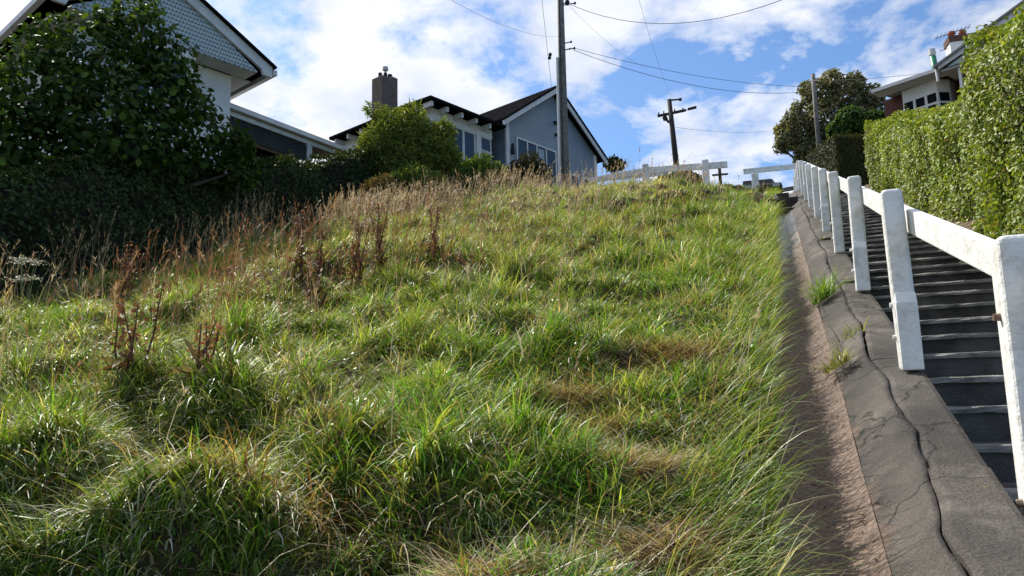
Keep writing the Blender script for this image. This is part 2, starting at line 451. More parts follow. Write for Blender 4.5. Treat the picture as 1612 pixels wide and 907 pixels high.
base = mixc(nt, ramp(nt, nz(3.1, 8, .7, (3, 1, 2)), [(.55, (0, 0, 0)), (.70, (.6, .6, .6))]), base, (.24, .215, .19))
base = mixc(nt, ramp(nt, nz(2.2, 8, .7, (8, 4, 2)), [(.56, (0, 0, 0)), (.70, (.75, .75, .75))]), base, (.028, .027, .026))
vo = N(nt, 'ShaderNodeTexVoronoi', feature='DISTANCE_TO_EDGE', i_Scale=1.35); wv = N(nt, 'ShaderNodeTexNoise', i_Scale=4.0, i_Detail=6.0); nt.links.new(tc.outputs['Object'], wv.inputs[0])
vm = N(nt, 'ShaderNodeVectorMath', operation='MULTIPLY_ADD'); nt.links.new(wv.outputs['Color'], vm.inputs[0]); vm.inputs[1].default_value = (.35, .35, .35); nt.links.new(tc.outputs['Object'], vm.inputs[2]); nt.links.new(vm.outputs[0], vo.inputs[0])
base = mixc(nt, ramp(nt, vo.outputs[0], [(.0, (.9, .9, .9)), (.007, (.6, .6, .6)), (.011, (0, 0, 0))]), base, (.012, .011, .010))
peb = N(nt, 'ShaderNodeTexVoronoi', i_Scale=70.0); nt.links.new(tc.outputs['Object'], peb.inputs[0])
base = mixc(nt, ramp(nt, peb.outputs['Distance'], [(.0, (.55, .55, .55)), (.22, (0, 0, 0))]), base, (.22, .20, .18))
spx = N(nt, 'ShaderNodeSeparateXYZ'); nt.links.new(tc.outputs['Object'], spx.inputs[0])
enc = math_node(nt, 'SUBTRACT', math_node(nt, 'MULTIPLY', nz(5, 8, .7, (2, 9, 4)), .30), math_node(nt, 'SUBTRACT', spx.outputs[0], .13))
base = mixc(nt, ramp(nt, enc, [(.03, (0, 0, 0)), (.07, (.85, .85, .85))]), base, mixc(nt, nz(55, 5, .7), (.06, .042, .032), (.24, .165, .12)))
lich = ramp(nt, nz(7, 6, .75, (1, 7, 3)), [(.655, (0, 0, 0)), (.70, (.9, .9, .9))])
base = mixc(nt, lich, base, (.38, .26, .07))
nt.links.new(base, b.inputs['Base Color']); b.inputs['Roughness'].default_value = .85; b.inputs['Specular IOR Level'].default_value = .25
bp = N(nt, 'ShaderNodeBump', i_Strength=.9, i_Distance=.01); nt.links.new(nz(75, 5, .7), bp.inputs['Height']); nt.links.new(bp.outputs[0], b.inputs['Normal'])
M['apron'] = mc

def crackw(y): return .0014 + .0055 * sst(fbm(y * 1.7, y * 0 + 2, 80, 3), .35, .75)
def az_(y): return zc(y) + .02 * (fbm(y * .8, y * 0, 63, 2) - .5)
V, F = strip([lambda y: .228 + wob(y), lambda y: .29, lambda y: .35, lambda y: jag(y) - .03, lambda y: jag(y) - crackw(y), lambda y: jag(y) - crackw(y)],
             [lambda y: zc(y) + .004, lambda y: az_(y) + .045, lambda y: az_(y) + .085, lambda y: az_(y) + .122, lambda y: az_(y) + .128, lambda y: az_(y) - .05], ys)
np_obj('apron', V, F, M['apron'], parent=dr, smooth=False)
# coping slabs along the steps, each its own piece with an open joint
joints = [-1.4, .55, 2.35, 3.15, 4.62, 6.2, 7.0, 8.6, 10.1, 11.9, 13.2, 15, 17, 19, 21.5, 24, 26.5, 29.5]
for i in range(len(joints) - 1):
    a, b_ = joints[i] + .007, joints[i + 1] - .007
    yy = np.linspace(a, b_, max(4, int((b_ - a) / .05)))
    dz = random.uniform(-.012, .02); tl = random.uniform(-.012, .012)
    V, F = strip([lambda y: jag(y) + crackw(y), lambda y: jag(y) + crackw(y), lambda y: jag(y) + .03 + 0 * y, lambda y: .60 + 0 * y, lambda y: .622 + 0 * y, lambda y: .625 + 0 * y],
                 [lambda y: zc(y) - .06, lambda y: zc(y) + .132 + dz, lambda y: zc(y) + .142 + dz, lambda y: zc(y) + .146 + dz + tl, lambda y: zc(y) + .138 + dz + tl, lambda y: zc(y) - .5], yy)
    k = 6; n = len(yy)
    F = list(map(tuple, F)) + [tuple(range(k))[::-1], tuple(range((n - 1) * k, n * k))]
    me = bpy.data.meshes.new('coping_slab'); me.from_pydata(V.tolist(), [], F); me.update()
    link('coping_slab', me, M['apron'], dr)

# the flight of steps
st = empty('concrete_steps', (.63, 1.0, 0), 0, 'long flight of dark concrete steps between white handrail and clipped hedge', 'steps')
RISE = .161
k0 = 1
for k in range(k0, 58):
    y0 = float(np.interp(k * RISE, _zs, _ys)); y1 = float(np.interp((k + 1) * RISE, _zs, _ys))
    zt = k * RISE - .10
    mb = MB()
    jx = random.uniform(-.004, .004); jz = random.uniform(-.006, .006)
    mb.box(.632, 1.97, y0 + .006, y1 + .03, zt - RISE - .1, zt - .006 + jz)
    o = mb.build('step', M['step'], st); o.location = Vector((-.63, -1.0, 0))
    # paler nosing strip proud of the tread
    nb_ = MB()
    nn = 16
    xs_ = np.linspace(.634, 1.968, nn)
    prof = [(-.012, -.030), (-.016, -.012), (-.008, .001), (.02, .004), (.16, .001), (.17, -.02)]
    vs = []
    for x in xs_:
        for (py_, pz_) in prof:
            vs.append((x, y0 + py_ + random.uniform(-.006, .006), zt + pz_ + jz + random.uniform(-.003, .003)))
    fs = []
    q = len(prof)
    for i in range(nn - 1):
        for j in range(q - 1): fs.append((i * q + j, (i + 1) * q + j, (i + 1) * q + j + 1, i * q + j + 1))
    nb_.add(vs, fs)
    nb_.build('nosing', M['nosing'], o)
# leaf-litter strip between steps and hedge
V, F = strip([lambda y: 1.965 + 0 * y, lambda y: 2.05 + .03 * vn(y * 4, y * 0, 91), lambda y: 2.4 + 0 * y, lambda y: 3.3 + 0 * y],
             [lambda y: zc(y) - .25, lambda y: zc(y) - .06 + .03 * vn(y * 5, y * 0, 92), lambda y: zc(y) + .06 + .04 * vn(y * 3, y * 0, 93), lambda y: zc(y) + .12], ys)
tag(np_obj('verge', V, F, M['litter'], smooth=True), kind='structure')

# ------------------------------------------------------------------ white handrail
hr = empty('handrail', (.57, 2.9, float(zc(2.9))), 0, 'long white timber post and rail handrail climbing beside the concrete steps', 'handrail')
hr_loc = Vector(hr.location)
py = [2.92, 4.4, 6.6, 8.85, 10.95, 13.1, 15.3, 17.5, 19.7, 21.9, 24.1, 26.3, 28.5]
tops = [.985, 1.085, 1.075, 1.045, 1.02, 1.0, 1.0, 1.0, 1.0, 1.0, 1.0, 1.0, 1.0]
for i, (y, tp) in enumerate(zip(py, tops)):
    w = .072 if i == 0 else .053
    xc = .728 if i == 0 else .570
    z = float(zc(y))
    lean = random.uniform(-.012, .012)
    mb = MB()
    b0, t0 = z + (.05 if i == 0 else .12), z + tp
    mb.hexa([(xc - w, y - w, b0), (xc + w, y - w, b0), (xc + w, y + w, b0), (xc - w, y + w, b0),
             (xc - w + lean, y - w, t0), (xc + w + lean, y - w, t0), (xc + w + lean, y + w, t0), (xc - w + lean, y + w, t0)])
    p = mb.build('post', M['post'], hr, bevel=.026, seg=4); p.location = -hr_loc
    # splice stub bolted on to the foot of the post, towards the viewer
    if i in (1, 2, 4, 7, 9):
        sb = MB(); s0 = z + .125; s1 = z + .53
        sb.prism([(y - w - .034, s0), (y - w - .002, s0), (y - w - .002, s1), (y - w - .034, s1 - .06)], 'x', xc - w * .98, xc + w * .93)
        sb.build('stub', M['post'], p, bevel=.006)
    for zz_ in ((.30, .47) if i else (.12, .72)):
        bb = MB(); bb.tube([(xc - w - .018, y, z + zz_), (xc - w + .004, y, z + zz_)], [.012, .013], 8)
        bb.build('bolt', M['rust' if i == 0 else 'post'], p)
    # rail board on the steps side of the posts
    if i < len(py) - 1:
        y2 = py[i + 1] + (.0 if i else -.0); ya = y - (.6 if i == 0 else 0)
        zA = float(zc(ya)); zB = float(zc(y2))
        xa = (.66 if i == 0 else .650); xb = .650
        ha = .80 if i == 0 else .84; hb = .84; hg = .132
        if i == 0: xa = .80; ha = .77
        rb = MB()
        rb.hexa([(xa - .022, ya + .002, zA + ha - .0), (xa + .024, ya + .002, zA + ha), (xb + .024, y2 - .002, zB + hb), (xb - .022, y2 - .002, zB + hb),
                 (xa - .022, ya + .002, zA + ha + hg), (xa + .024, ya + .002, zA + ha + hg), (xb + .024, y2 - .002, zB + hb + hg), (xb - .022, y2 - .002, zB + hb + hg)])
        r_ = rb.build('rail', M['post'], hr, bevel=.008); r_.location = -hr_loc

# ------------------------------------------------------------------ cross fences on the crest
def cross_fence(name, label, posts, rails, tops):
    y = posts[0][1]
    root = empty(name, (posts[0][0], y, tops[0] - 1.1), 0, label, 'fence', 'white rail fences along the crest')
    L = Vector(root.location)
    for (x, yy), t in zip(posts, tops):
        mb = MB(); mb.box(x - .11, x + .11, yy - .08, yy + .08, float(ground(x, yy)) - .4, t)
        o = mb.build('post', M['white'], root, bevel=.02); o.location = -L
    for a, b_, hgt in rails:
        mb = MB(); mb.beam(a, b_, .06, hgt); o = mb.build('rail', M['white'], root, bevel=.008); o.location = -L
p1 = at(1110, 252, 27); p2 = at(1016, 259, 27)
ra, rb_ = at(1145, 259, 27.25), at(1016, 269, 27.0)
rc = at(926, 285, 27.6)
cross_fence('rail_fence', 'white two-post rail fence on the crest, rail sloping towards the blue grey house',
            [(p1[0], p1[1]), (p2[0], p2[1])], [(tuple(ra), tuple(rb_), .24), (tuple(rb_ + np.array([-.02, 0, 0])), tuple(rc), .22)], [p1[2], p2[2]])
q1 = at(1188, 271, 25.3); qa, qb = at(1170, 270.5, 25.2), at(1262, 261, 26)
cross_fence('rail_fence', 'short white one-post rail fence on the crest in front of the dark car',
            [(q1[0], q1[1])], [(tuple(qa), tuple(qb), .17)], [q1[2] - .06])

# dark timber steps over the head of the drain
ts = empty('timber_steps', (.2, 17.0, float(zc(17.0))), 0, 'dark timber planks stepping up over the head of the drain', 'steps')
for (pl, pr, d, h_, nm) in ((1217, 1268, 16.9, .19, 'tread'), (1209, 1257, 17.7, .22, 'tread'), (1222, 1242, 19.2, .11, 'tread')):
    yl = {1217: 337, 1209: 322, 1222: 309}[pl]
    a = at(pl, yl, d); b_ = at(pr, yl - .5, d)
    b_[1] = a[1]; b_[2] = a[2]
    mb = MB(); mb.beam(tuple(a), tuple(b_), .07, h_); o = mb.build(nm, M['timber'], ts, bevel=.01); o.location = -Vector(ts.location)
mb = MB()
a = at(1219, 348, 16.6); b_ = at(1213, 314, 18.6)
mb.beam((a[0] + .12, a[1], a[2]), (b_[0] + .12, b_[1], b_[2]), .06, .2); o = mb.build('stringer', M['timber'], ts); o.location = -Vector(ts.location)
mb = MB(); a = at(1264, 342, 16.7); mb.beam((a[0], a[1], a[2]), (a[0] - .1, a[1] + 2, a[2] + .75), .06, .2); o = mb.build('stringer', M['timber'], ts); o.location = -Vector(ts.location)


# ------------------------------------------------------------------ grass
def blades(P, L, Wd, az, th0, th1, segs, cb, ct):
    """P (n,3) roots; angle from vertical runs th0 -> th0+th1 in direction az; colours base / tip"""
    n = len(P)
    dh = np.stack([np.cos(az), np.sin(az)], -1)
    sw = az + np.pi / 2 + rng.uniform(-.9, .9, n)
    side = np.stack([np.cos(sw), np.sin(sw), rng.uniform(-.25, .25, n)], -1)
    pos = P.copy(); V = []; C = []
    for i in range(segs + 1):
        t = i / segs
        w = Wd * (1 - t ** 1.8) * .5 + Wd * .04
        V += [pos - side * w[:, None], pos + side * w[:, None]]
        c = cb + (ct - cb) * t; C += [c, c]
        th = th0 + th1 * (t + .5 / segs)
        st_ = L / segs
        pos = pos + np.concatenate([dh * (np.sin(th) * st_)[:, None], (np.cos(th) * st_)[:, None]], 1)
    k = 2 * (segs + 1)
    V = np.stack(V, 1).reshape(-1, 3); C = np.stack(C, 1).reshape(-1, 3)
    base = (np.arange(n) * k)[:, None, None]
    q = np.array([[2 * i, 2 * i + 1, 2 * i + 3, 2 * i + 2] for i in range(segs)])[None]
    return V, (base + q).reshape(-1, 4), C


class Acc:
    def __init__(s): s.V = []; s.F = []; s.C = []; s.n = 0
    def add(s, V, F, C): s.V.append(V); s.F.append(F + s.n); s.C.append(C); s.n += len(V); return s
    def obj(s, name, material, parent=None, smooth=False):
        return np_obj(name, np.concatenate(s.V), np.concatenate(s.F), material, np.concatenate(s.C), parent, smooth)


PAL = np.array([(.108, .240, .024), (.150, .225, .038), (.285, .355, .060), (.52, .45, .27), (.19, .115, .06), (.48, .48, .38)])


def pal_pick(w):
    """w (n,6) weights -> colours"""
    c = np.cumsum(w / w.sum(1, keepdims=True), 1); u = rng.random((len(w), 1))
    return (u > c).sum(1).clip(0, 5)


def in_bank(x, y): return (x < -.13) & (x > hedge_x(y) - .5) & (y > .6) & (y < 29.5) & ~((x > -.5) & (y > 15.6) & (y < 20.5))


def zone_weights(x, y, d):
    n = len(x)
    straw = sst(fbm(x * .8 + 40, y * .8, 101, 3), .52, .74)
    brown = sst(fbm(x * 1.1 + 9, y * 1.1, 107, 3), .60, .76)
    fresh = sst(fbm(x * .7 - 20, y * .7, 113, 3), .42, .66)
    ridge = sst(y, 12, 22) * sst(-x, 1.2, 4.0)
    edge = sst(x, -2.4, -.8)
    w = np.stack([.45 + .9 * fresh + 1.2 * edge,
                  .60 + .3 * (1 - fresh),
                  .28 + .5 * fresh + .35 * sst(d, 7, 14) + .2 * ridge,
                  .11 + .40 * straw + 1.15 * ridge * (1 - .6 * edge),
                  .05 + .45 * brown * (1 - .6 * edge),
                  .20 + .45 * straw * (1 - .7 * edge) + .15 * ridge], 1)
    return w


gr = Acc()
zones = [(1.5, 4.2, 300, 80, 4), (4.2, 7.5, 180, 60, 4), (7.5, 13, 85, 36, 3), (13, 20, 42, 26, 3), (20, 32, 24, 22, 2)]   # d0,d1,tufts/m2,blades/tuft,segments
for d0, d1, dens, nb_, segs in zones:
    a0, a1 = rad(90 - 14), rad(90 + 68)
    area = (d1 ** 2 - d0 ** 2) / 2 * (a1 - a0)
    n = int(area * dens)
    r = np.sqrt(rng.uniform(d0 ** 2, d1 ** 2, n)); a = rng.uniform(a0, a1, n)
    x, y = r * np.cos(a), r * np.sin(a)
    k = in_bank(x, y); x, y, r = x[k], y[k], r[k]
    n = len(x)
    # each tuft has one look; blades fan out of it
    w = zone_weights(x, y, r)
    main = pal_pick(w)
    tl = rng.uniform(.45, 1.5, n) * (.62 + .76 * vn(x * 2.6, y * 2.6, 137)) * (.105 + .12 * fbm(x * .9, y * .9, 131, 2) + .03 * sst(-x, .5, 3)) * (.85 + .15 * sst(r, 4, 8))
    bare = np.maximum(.8 * sst(fbm(x * 1.25 + 7, y * 1.25, 141, 2), .66, .74) * (y < 8), sst(patch_f(x, y), .3, .7))
    holf = np.zeros(n)
    for hx_, hy_, ra, rb2, dep in HOLLOWS: holf = np.maximum(holf, min(1, dep * 2.4) * np.exp(-((x - hx_) / ra) ** 2 - ((y - hy_) / rb2) ** 2))
    tl *= (1 - .65 * bare) * (1 - .55 * holf)
    edge = sst(x, -.75, -.2)
    tl = tl * (1 - .3 * sst(x, -.9, -.3))
    lean_az = np.where(rng.random(n) < .35, rng.uniform(0, 2 * np.pi, n), rad(-35) + rng.normal(0, 1.5, n))
    lean_az = np.where((edge > .5) & (rng.random(n) < .7), rng.normal(-.15, .5, n), lean_az)
    droop = rng.uniform(.4, 2.3, n)
    nbs = np.maximum(4, (nb_ * rng.uniform(.5, 1.4, n) * (1 - .6 * bare)).astype(int))
    ti = np.repeat(np.arange(n), nbs); m_ = len(ti)
    rr = .03 + .07 * np.sqrt(rng.random(m_)) * (1 + .5 * (r[ti] > 7)); ra_ = rng.uniform(0, 2 * np.pi, m_)
    bx, by = x[ti] + rr * np.cos(ra_), y[ti] + rr * np.sin(ra_)
    bx = np.minimum(bx, -.115)
    bz = ground(bx, by) - .02
    L = tl[ti] * rng.uniform(.45, 1.2, m_)
    az = np.where(rng.random(m_) < .45, ra_, lean_az[ti] + rng.normal(0, .45, m_))
    th0 = np.abs(rng.normal(.15, .32, m_)); th1 = droop[ti] * rng.uniform(.5, 1.7, m_) + rng.uniform(0, .5, m_)
    wd = np.maximum(rng.uniform(.0032, .0098, m_) * np.where(rng.random(m_) < .15, 1.3, 1), .00045 * r[ti] * rng.uniform(.8, 1.5, m_))
    ci = np.where(rng.random(m_) < .72, main[ti], pal_pick(w[ti]))
    c = PAL[ci] * rng.uniform(.5, 1.4, n)[ti][:, None] * rng.uniform(.5, 1.5, (m_, 1)) * rng.uniform(.9, 1.1, (m_, 3))
    tip = c * rng.uniform(.95, 1.3, (m_, 1)); dryt = rng.random(m_) < .15
    tip[dryt] = PAL[3] * rng.uniform(.6, 1.1, (dryt.sum(), 1))
    gr.add(*blades(np.stack([bx, by, bz], -1), L, wd, az, th0, th1, segs, c * .9, tip))
# long single blades hanging out over the drain
n = 2600
y = 1.6 + 24 * rng.random(n) ** 1.8; x = -.12 - .3 * rng.random(n) ** 1.5
c = PAL[rng.choice([0, 1, 2, 3, 5], n, p=[.3, .25, .25, .1, .1])] * rng.uniform(.7, 1.2, (n, 1)); d_ = np.hypot(x, y)
gr.add(*blades(np.stack([x, y, ground(x, y) - .01], -1), rng.uniform(.18, .42, n), np.maximum(rng.uniform(.0025, .005, n), .0005 * d_), rng.normal(-.2, .5, n), rng.uniform(.2, .9, n), rng.uniform(.4, 1.5, n), 4, c, c * 1.2))
n = 15000
r = 1.7 + 9 * rng.random(n) ** 1.5; a = rng.uniform(rad(78), rad(158), n); x, y = r * np.cos(a), r * np.sin(a)
k = in_bank(x, y) & (fbm(x * 1.3, y * 1.3, 191, 2) > .53); x, y = x[k], y[k]; n = len(x)
def leaf_quads(n, x, y):
    P = np.stack([x, y, ground(x, y) + rng.uniform(.03, .15, n)], -1); sz = rng.uniform(.010, .028, n)[:, None]
    nn = rng.normal(0, .5, (n, 3)) + np.array([0, -.1, 1]); nn /= np.linalg.norm(nn, axis=1, keepdims=True)
    t = np.cross(nn, rng.normal(0, 1, (n, 3))); t /= np.linalg.norm(t, axis=1, keepdims=True); b = np.cross(nn, t)
    V = np.stack([P - t * sz * .5, P + b * sz * .36, P + t * sz * .5, P - b * sz * .36], 1).reshape(-1, 3)
    F = (np.arange(n) * 4)[:, None] + np.arange(4)[None]
    return V, F, np.repeat(PAL[rng.choice([0, 1, 2], n, p=[.5, .3, .2])] * rng.uniform(.7, 1.2, (n, 1)), 4, 0)
gr.add(*leaf_quads(n, x, y))
# matted dead thatch lying close to the soil
n = 52000
r = 1.6 + 11 * rng.random(n) ** 1.6; a = rng.uniform(rad(78), rad(158), n); x, y = r * np.cos(a), r * np.sin(a)
k = in_bank(x, y); x, y, r = x[k], y[k], r[k]; n = len(x)
c = PAL[rng.choice([3, 4, 5, 1], n, p=[.3, .35, .2, .15])] * rng.uniform(.5, 1.1, (n, 1))
gr.add(*blades(np.stack([x, y, ground(x, y) - .005], -1), rng.uniform(.12, .38, n), np.maximum(.003, r * .0005), rng.uniform(0, 6.28, n), rng.uniform(.7, 1.3, n), rng.uniform(.2, .9, n), 3, c, c))
for a_, b_, c_ in PATCHES:
    n = int(9000 * c_); x = a_ + rng.normal(0, c_ * .55, n); y = b_ + rng.normal(0, c_ * .45, n); k = in_bank(x, y); x, y = x[k], y[k]; n = len(x)
    c = PAL[rng.choice([3, 4, 5], n, p=[.4, .3, .3])] * rng.uniform(.5, 1.1, (n, 1)) * np.array([1.05, .92, .88])
    gr.add(*blades(np.stack([x, y, ground(x, y) + rng.uniform(0, .04, n)], -1), rng.uniform(.08, .26, n), rng.uniform(.002, .004, n), rng.uniform(0, 6.28, n), rng.uniform(.9, 1.5, n), rng.uniform(.0, .9, n), 3, c, c))
# the dead brown fringe hanging over the hollow near the viewer
n = 520
fc = on_bank(345, 735); x = fc[0] + rng.normal(0, .24, n); y = fc[1] + .1 + .22 * rng.random(n) + .06 * np.sin(x * 7)
c = PAL[rng.choice([4, 3, 5, 1], n, p=[.45, .2, .22, .13])] * rng.uniform(.5, 1.2, (n, 1)) * np.array([1.05, .88, .8])
gr.add(*blades(np.stack([x, y, ground(x, y)], -1), rng.uniform(.2, .5, n), rng.uniform(.003, .006, n), rng.normal(-1.4, .5, n), rng.uniform(.2, .8, n), rng.uniform(1.0, 1.9, n), 4, c, c * 1.1))
tag(gr.obj('grass', M['grass']), 'long rough green and straw grass covering the sloping bank', 'grass', kind='stuff')

# tall seeding grass along the ridge and the hedge foot
sg = Acc()
def stalks(x, y, hmin, hmax, cols, wmin=.0045):
    n = len(x); d = np.hypot(x, y)
    P = np.stack([x, y, ground(x, y)], -1)
    L = rng.uniform(hmin, hmax, n); az = rad(-25) + rng.normal(0, .8, n); th0 = np.abs(rng.normal(.05, .12, n)); th1 = rng.uniform(.1, .8, n)
    c = cols[rng.integers(0, len(cols), n)] * rng.uniform(.7, 1.2, (n, 1))
    w = np.maximum(wmin, d * .00042)
    sg.add(*blades(P, L, w, az, th0, th1, 4, c * .9, c))
    # seed heads: short bristles around the upper stalk
    k = 7
    ii = np.repeat(np.arange(n), k); t = rng.uniform(.72, 1.0, n * k)
    th = th0[ii] + th1[ii] * t * .55
    hp = P[ii] + np.stack([np.cos(az[ii]) * np.sin(th), np.sin(az[ii]) * np.sin(th), np.cos(th)], -1) * (L[ii] * t)[:, None]
    sg.add(*blades(hp, rng.uniform(.03, .075, n * k), np.maximum(.006, d[ii] * .0006), az[ii] + rng.normal(0, .9, n * k), th + rng.uniform(.0, .6, n * k), rng.uniform(0, .6, n * k), 2, c[ii] * 1.05, c[ii] * 1.15))
SC = np.array([(.50, .41, .25), (.56, .47, .31), (.42, .30, .19), (.36, .24, .16)])
n = 4200
y = rng.uniform(10, 26, n); x = rng.uniform(0, 1, n) ** .8 * (hedge_x(y) + .9) * .98
x = np.where(rng.random(n) < .5, hedge_x(y) + .15 + np.abs(rng.normal(0, 1.2, n)), x)
k = in_bank(x, y) & (x < -1.6 - .06 * (26 - y)) & (fbm(x * .6, y * .6, 171, 2) > .40); stalks(x[k], y[k], .45, .85, SC)
n = 420
y = rng.uniform(4.5, 13, n); x = hedge_x(y) + .1 + np.abs(rng.normal(0, .55, n)); k = in_bank(x, y) & (fbm(x * .9, y * .9, 172, 2) > .45)
stalks(x[k], y[k], .55, 1.0, SC * .9)
n = 620
y = rng.uniform(2.5, 16, n); x = hedge_x(y) * rng.random(n) ** .7; k = in_bank(x, y); stalks(x[k], y[k], .35, .65, SC)
for px_, py_, sx, sy, k_ in ((480, 420, .7, .9, 110), (560, 400, .8, 1, 110), (660, 370, 1, 1.2, 110), (740, 400, .7, .8, 50), (620, 330, 1.5, 1.5, 110), (300, 450, .8, .5, 60), (205, 540, .4, .4, 30), (320, 540, .35, .35, 30)):
    q = on_bank(px_, py_); x = q[0] + rng.normal(0, sx, k_); y = q[1] + rng.normal(0, sy, k_); k = in_bank(x, y)
    stalks(x[k], y[k], .35, .75, np.array([(.26, .12, .06), (.20, .09, .05), (.32, .18, .09)]))
tag(sg.obj('dry_grass', M['dry']), 'tall straw coloured seeding grass along the ridge and hedge foot', 'grass', kind='stuff')


def leaves(P, Nrm, size, asp, col, jit=.6, dirv=None, fold=.12):
    """one folded rhombic leaf per point"""
    n = len(P)
    nn = Nrm + rng.normal(0, jit, (n, 3)); nn /= np.linalg.norm(nn, axis=1, keepdims=True) + 1e-9
    t = (rng.normal(0, 1, (n, 3)) if dirv is None else dirv + rng.normal(0, .35, (n, 3)))
    t -= nn * (t * nn).sum(1, keepdims=True); t /= np.linalg.norm(t, axis=1, keepdims=True) + 1e-9
    b = np.cross(nn, t)
    s = size[:, None]; w = s * asp * .5
    V = np.stack([P, P + t * s * .35 + b * w + nn * s * fold, P + t * s * .72 + b * w * .8 + nn * s * fold * .8, P + t * s,
                  P + t * s * .72 - b * w * .8 + nn * s * fold * .8, P + t * s * .35 - b * w + nn * s * fold], 1).reshape(-1, 3)
    k = (np.arange(n) * 6)[:, None, None]
    F = (k + np.array([[0, 1, 2, 3], [0, 3, 4, 5]])[None]).reshape(-1, 4)
    return V, F, np.repeat(col, 6, 0)


def sph(n):
    v = rng.normal(0, 1, (n, 3)); return v / np.linalg.norm(v, axis=1, keepdims=True)


def crown_pts(clumps, per_area, inner=.55):
    Ps, Ns, Id = [], [], []
    for i, (c, r) in enumerate(clumps):
        r = np.array(r) if np.ndim(r) else np.array([r, r, r])
        n = int(per_area * 4 * math.pi * (r.prod()) ** (2 / 3))
        v = sph(n); f = inner + (1 - inner) * rng.random(n) ** .5
        f = f * (1 + .18 * (vn(v[:, 0] * 3 + i * 7, v[:, 1] * 3 + v[:, 2] * 2, 200 + i) - .5))
        Ps.append(np.array(c) + v * r * f[:, None]); Ns.append(v); Id.append(np.full(n, i))
    return np.concatenate(Ps), np.concatenate(Ns), np.concatenate(Id)


def var(n, cols, p=None, lo=.7, hi=1.3):
    cols = np.array(cols)
    return cols[rng.choice(len(cols), n, p=p)] * rng.uniform(lo, hi, (n, 1))


def limbs(mb, base, clumps, r0, bend=.15):
    base = Vector(base)
    for c, r in clumps:
        c = Vector(c); mid = base.lerp(c, .5) + Vector((random.uniform(-bend, bend), random.uniform(-bend, bend), .1))
        mb.tube([base, mid, c], [r0, r0 * .6, r0 * .2], 6)


def tree(name, label, cat, base, clumps, leafspec, trunk_r, group=None, material=None):
    base = Vector(base)
    root = empty(name, base, 0, label, cat, group)
    cl = [((Vector(c) - base), r) for c, r in clumps]
    mean = sum((c for c, r in cl), Vector()) / len(cl)
    mb = MB()
    fork = Vector((mean.x * .5, mean.y * .5, max(.3, mean.z * .4)))
    mb.tube([(0, 0, -.4), fork * .5 + Vector((.03, 0, 0)), fork], [trunk_r * 1.25, trunk_r, trunk_r * .8], 9)
    limbs(mb, fork, cl, trunk_r * .6)
    mb.build('trunk', M['bark'], root, smooth=True)
    acc = Acc(); leafspec(acc, [(tuple(c), r) for c, r in cl])
    acc.obj('crown', material or M['leaf'], root)
    return root


# fallen leaves and clippings lying in the drain and on the steps
n = 900; y = 1.5 + 17 * rng.random(n) ** 1.5; x = rng.uniform(-.06, .22, n); zz0 = zc(y) - .075 * np.cos((x - .06) / .17 * 1.45)
P = np.stack([x, y, zz0 + .018], -1)
lt = Acc(); lt.add(*leaves(P, np.tile([0, 0, 1.], (n, 1)), rng.uniform(.01, .035, n), rng.uniform(.15, .7), var(n, [(.16, .09, .05), (.26, .19, .11), (.07, .045, .03), (.30, .27, .18)]), .25))
for k in range(3, 45):
    y0 = float(np.interp(k * RISE, _zs, _ys)); n = random.randint(4, 16)
    x = .64 + 1.3 * rng.random(n) ** rng.choice([.5, 1, 2]); P = np.stack([x, y0 + rng.uniform(.03, .42, n), np.full(n, k * RISE - .088)], -1)
    lt.add(*leaves(P, np.tile([0, 0, 1.], (n, 1)), rng.uniform(.015, .06, n), .5, var(n, [(.2, .13, .07), (.3, .25, .16), (.1, .12, .04), (.12, .08, .05)]), .3))
tag(lt.obj('leaf_litter', M['dry']), 'small brown fallen leaves scattered in the drain and on the steps', 'fallen leaves', kind='stuff')

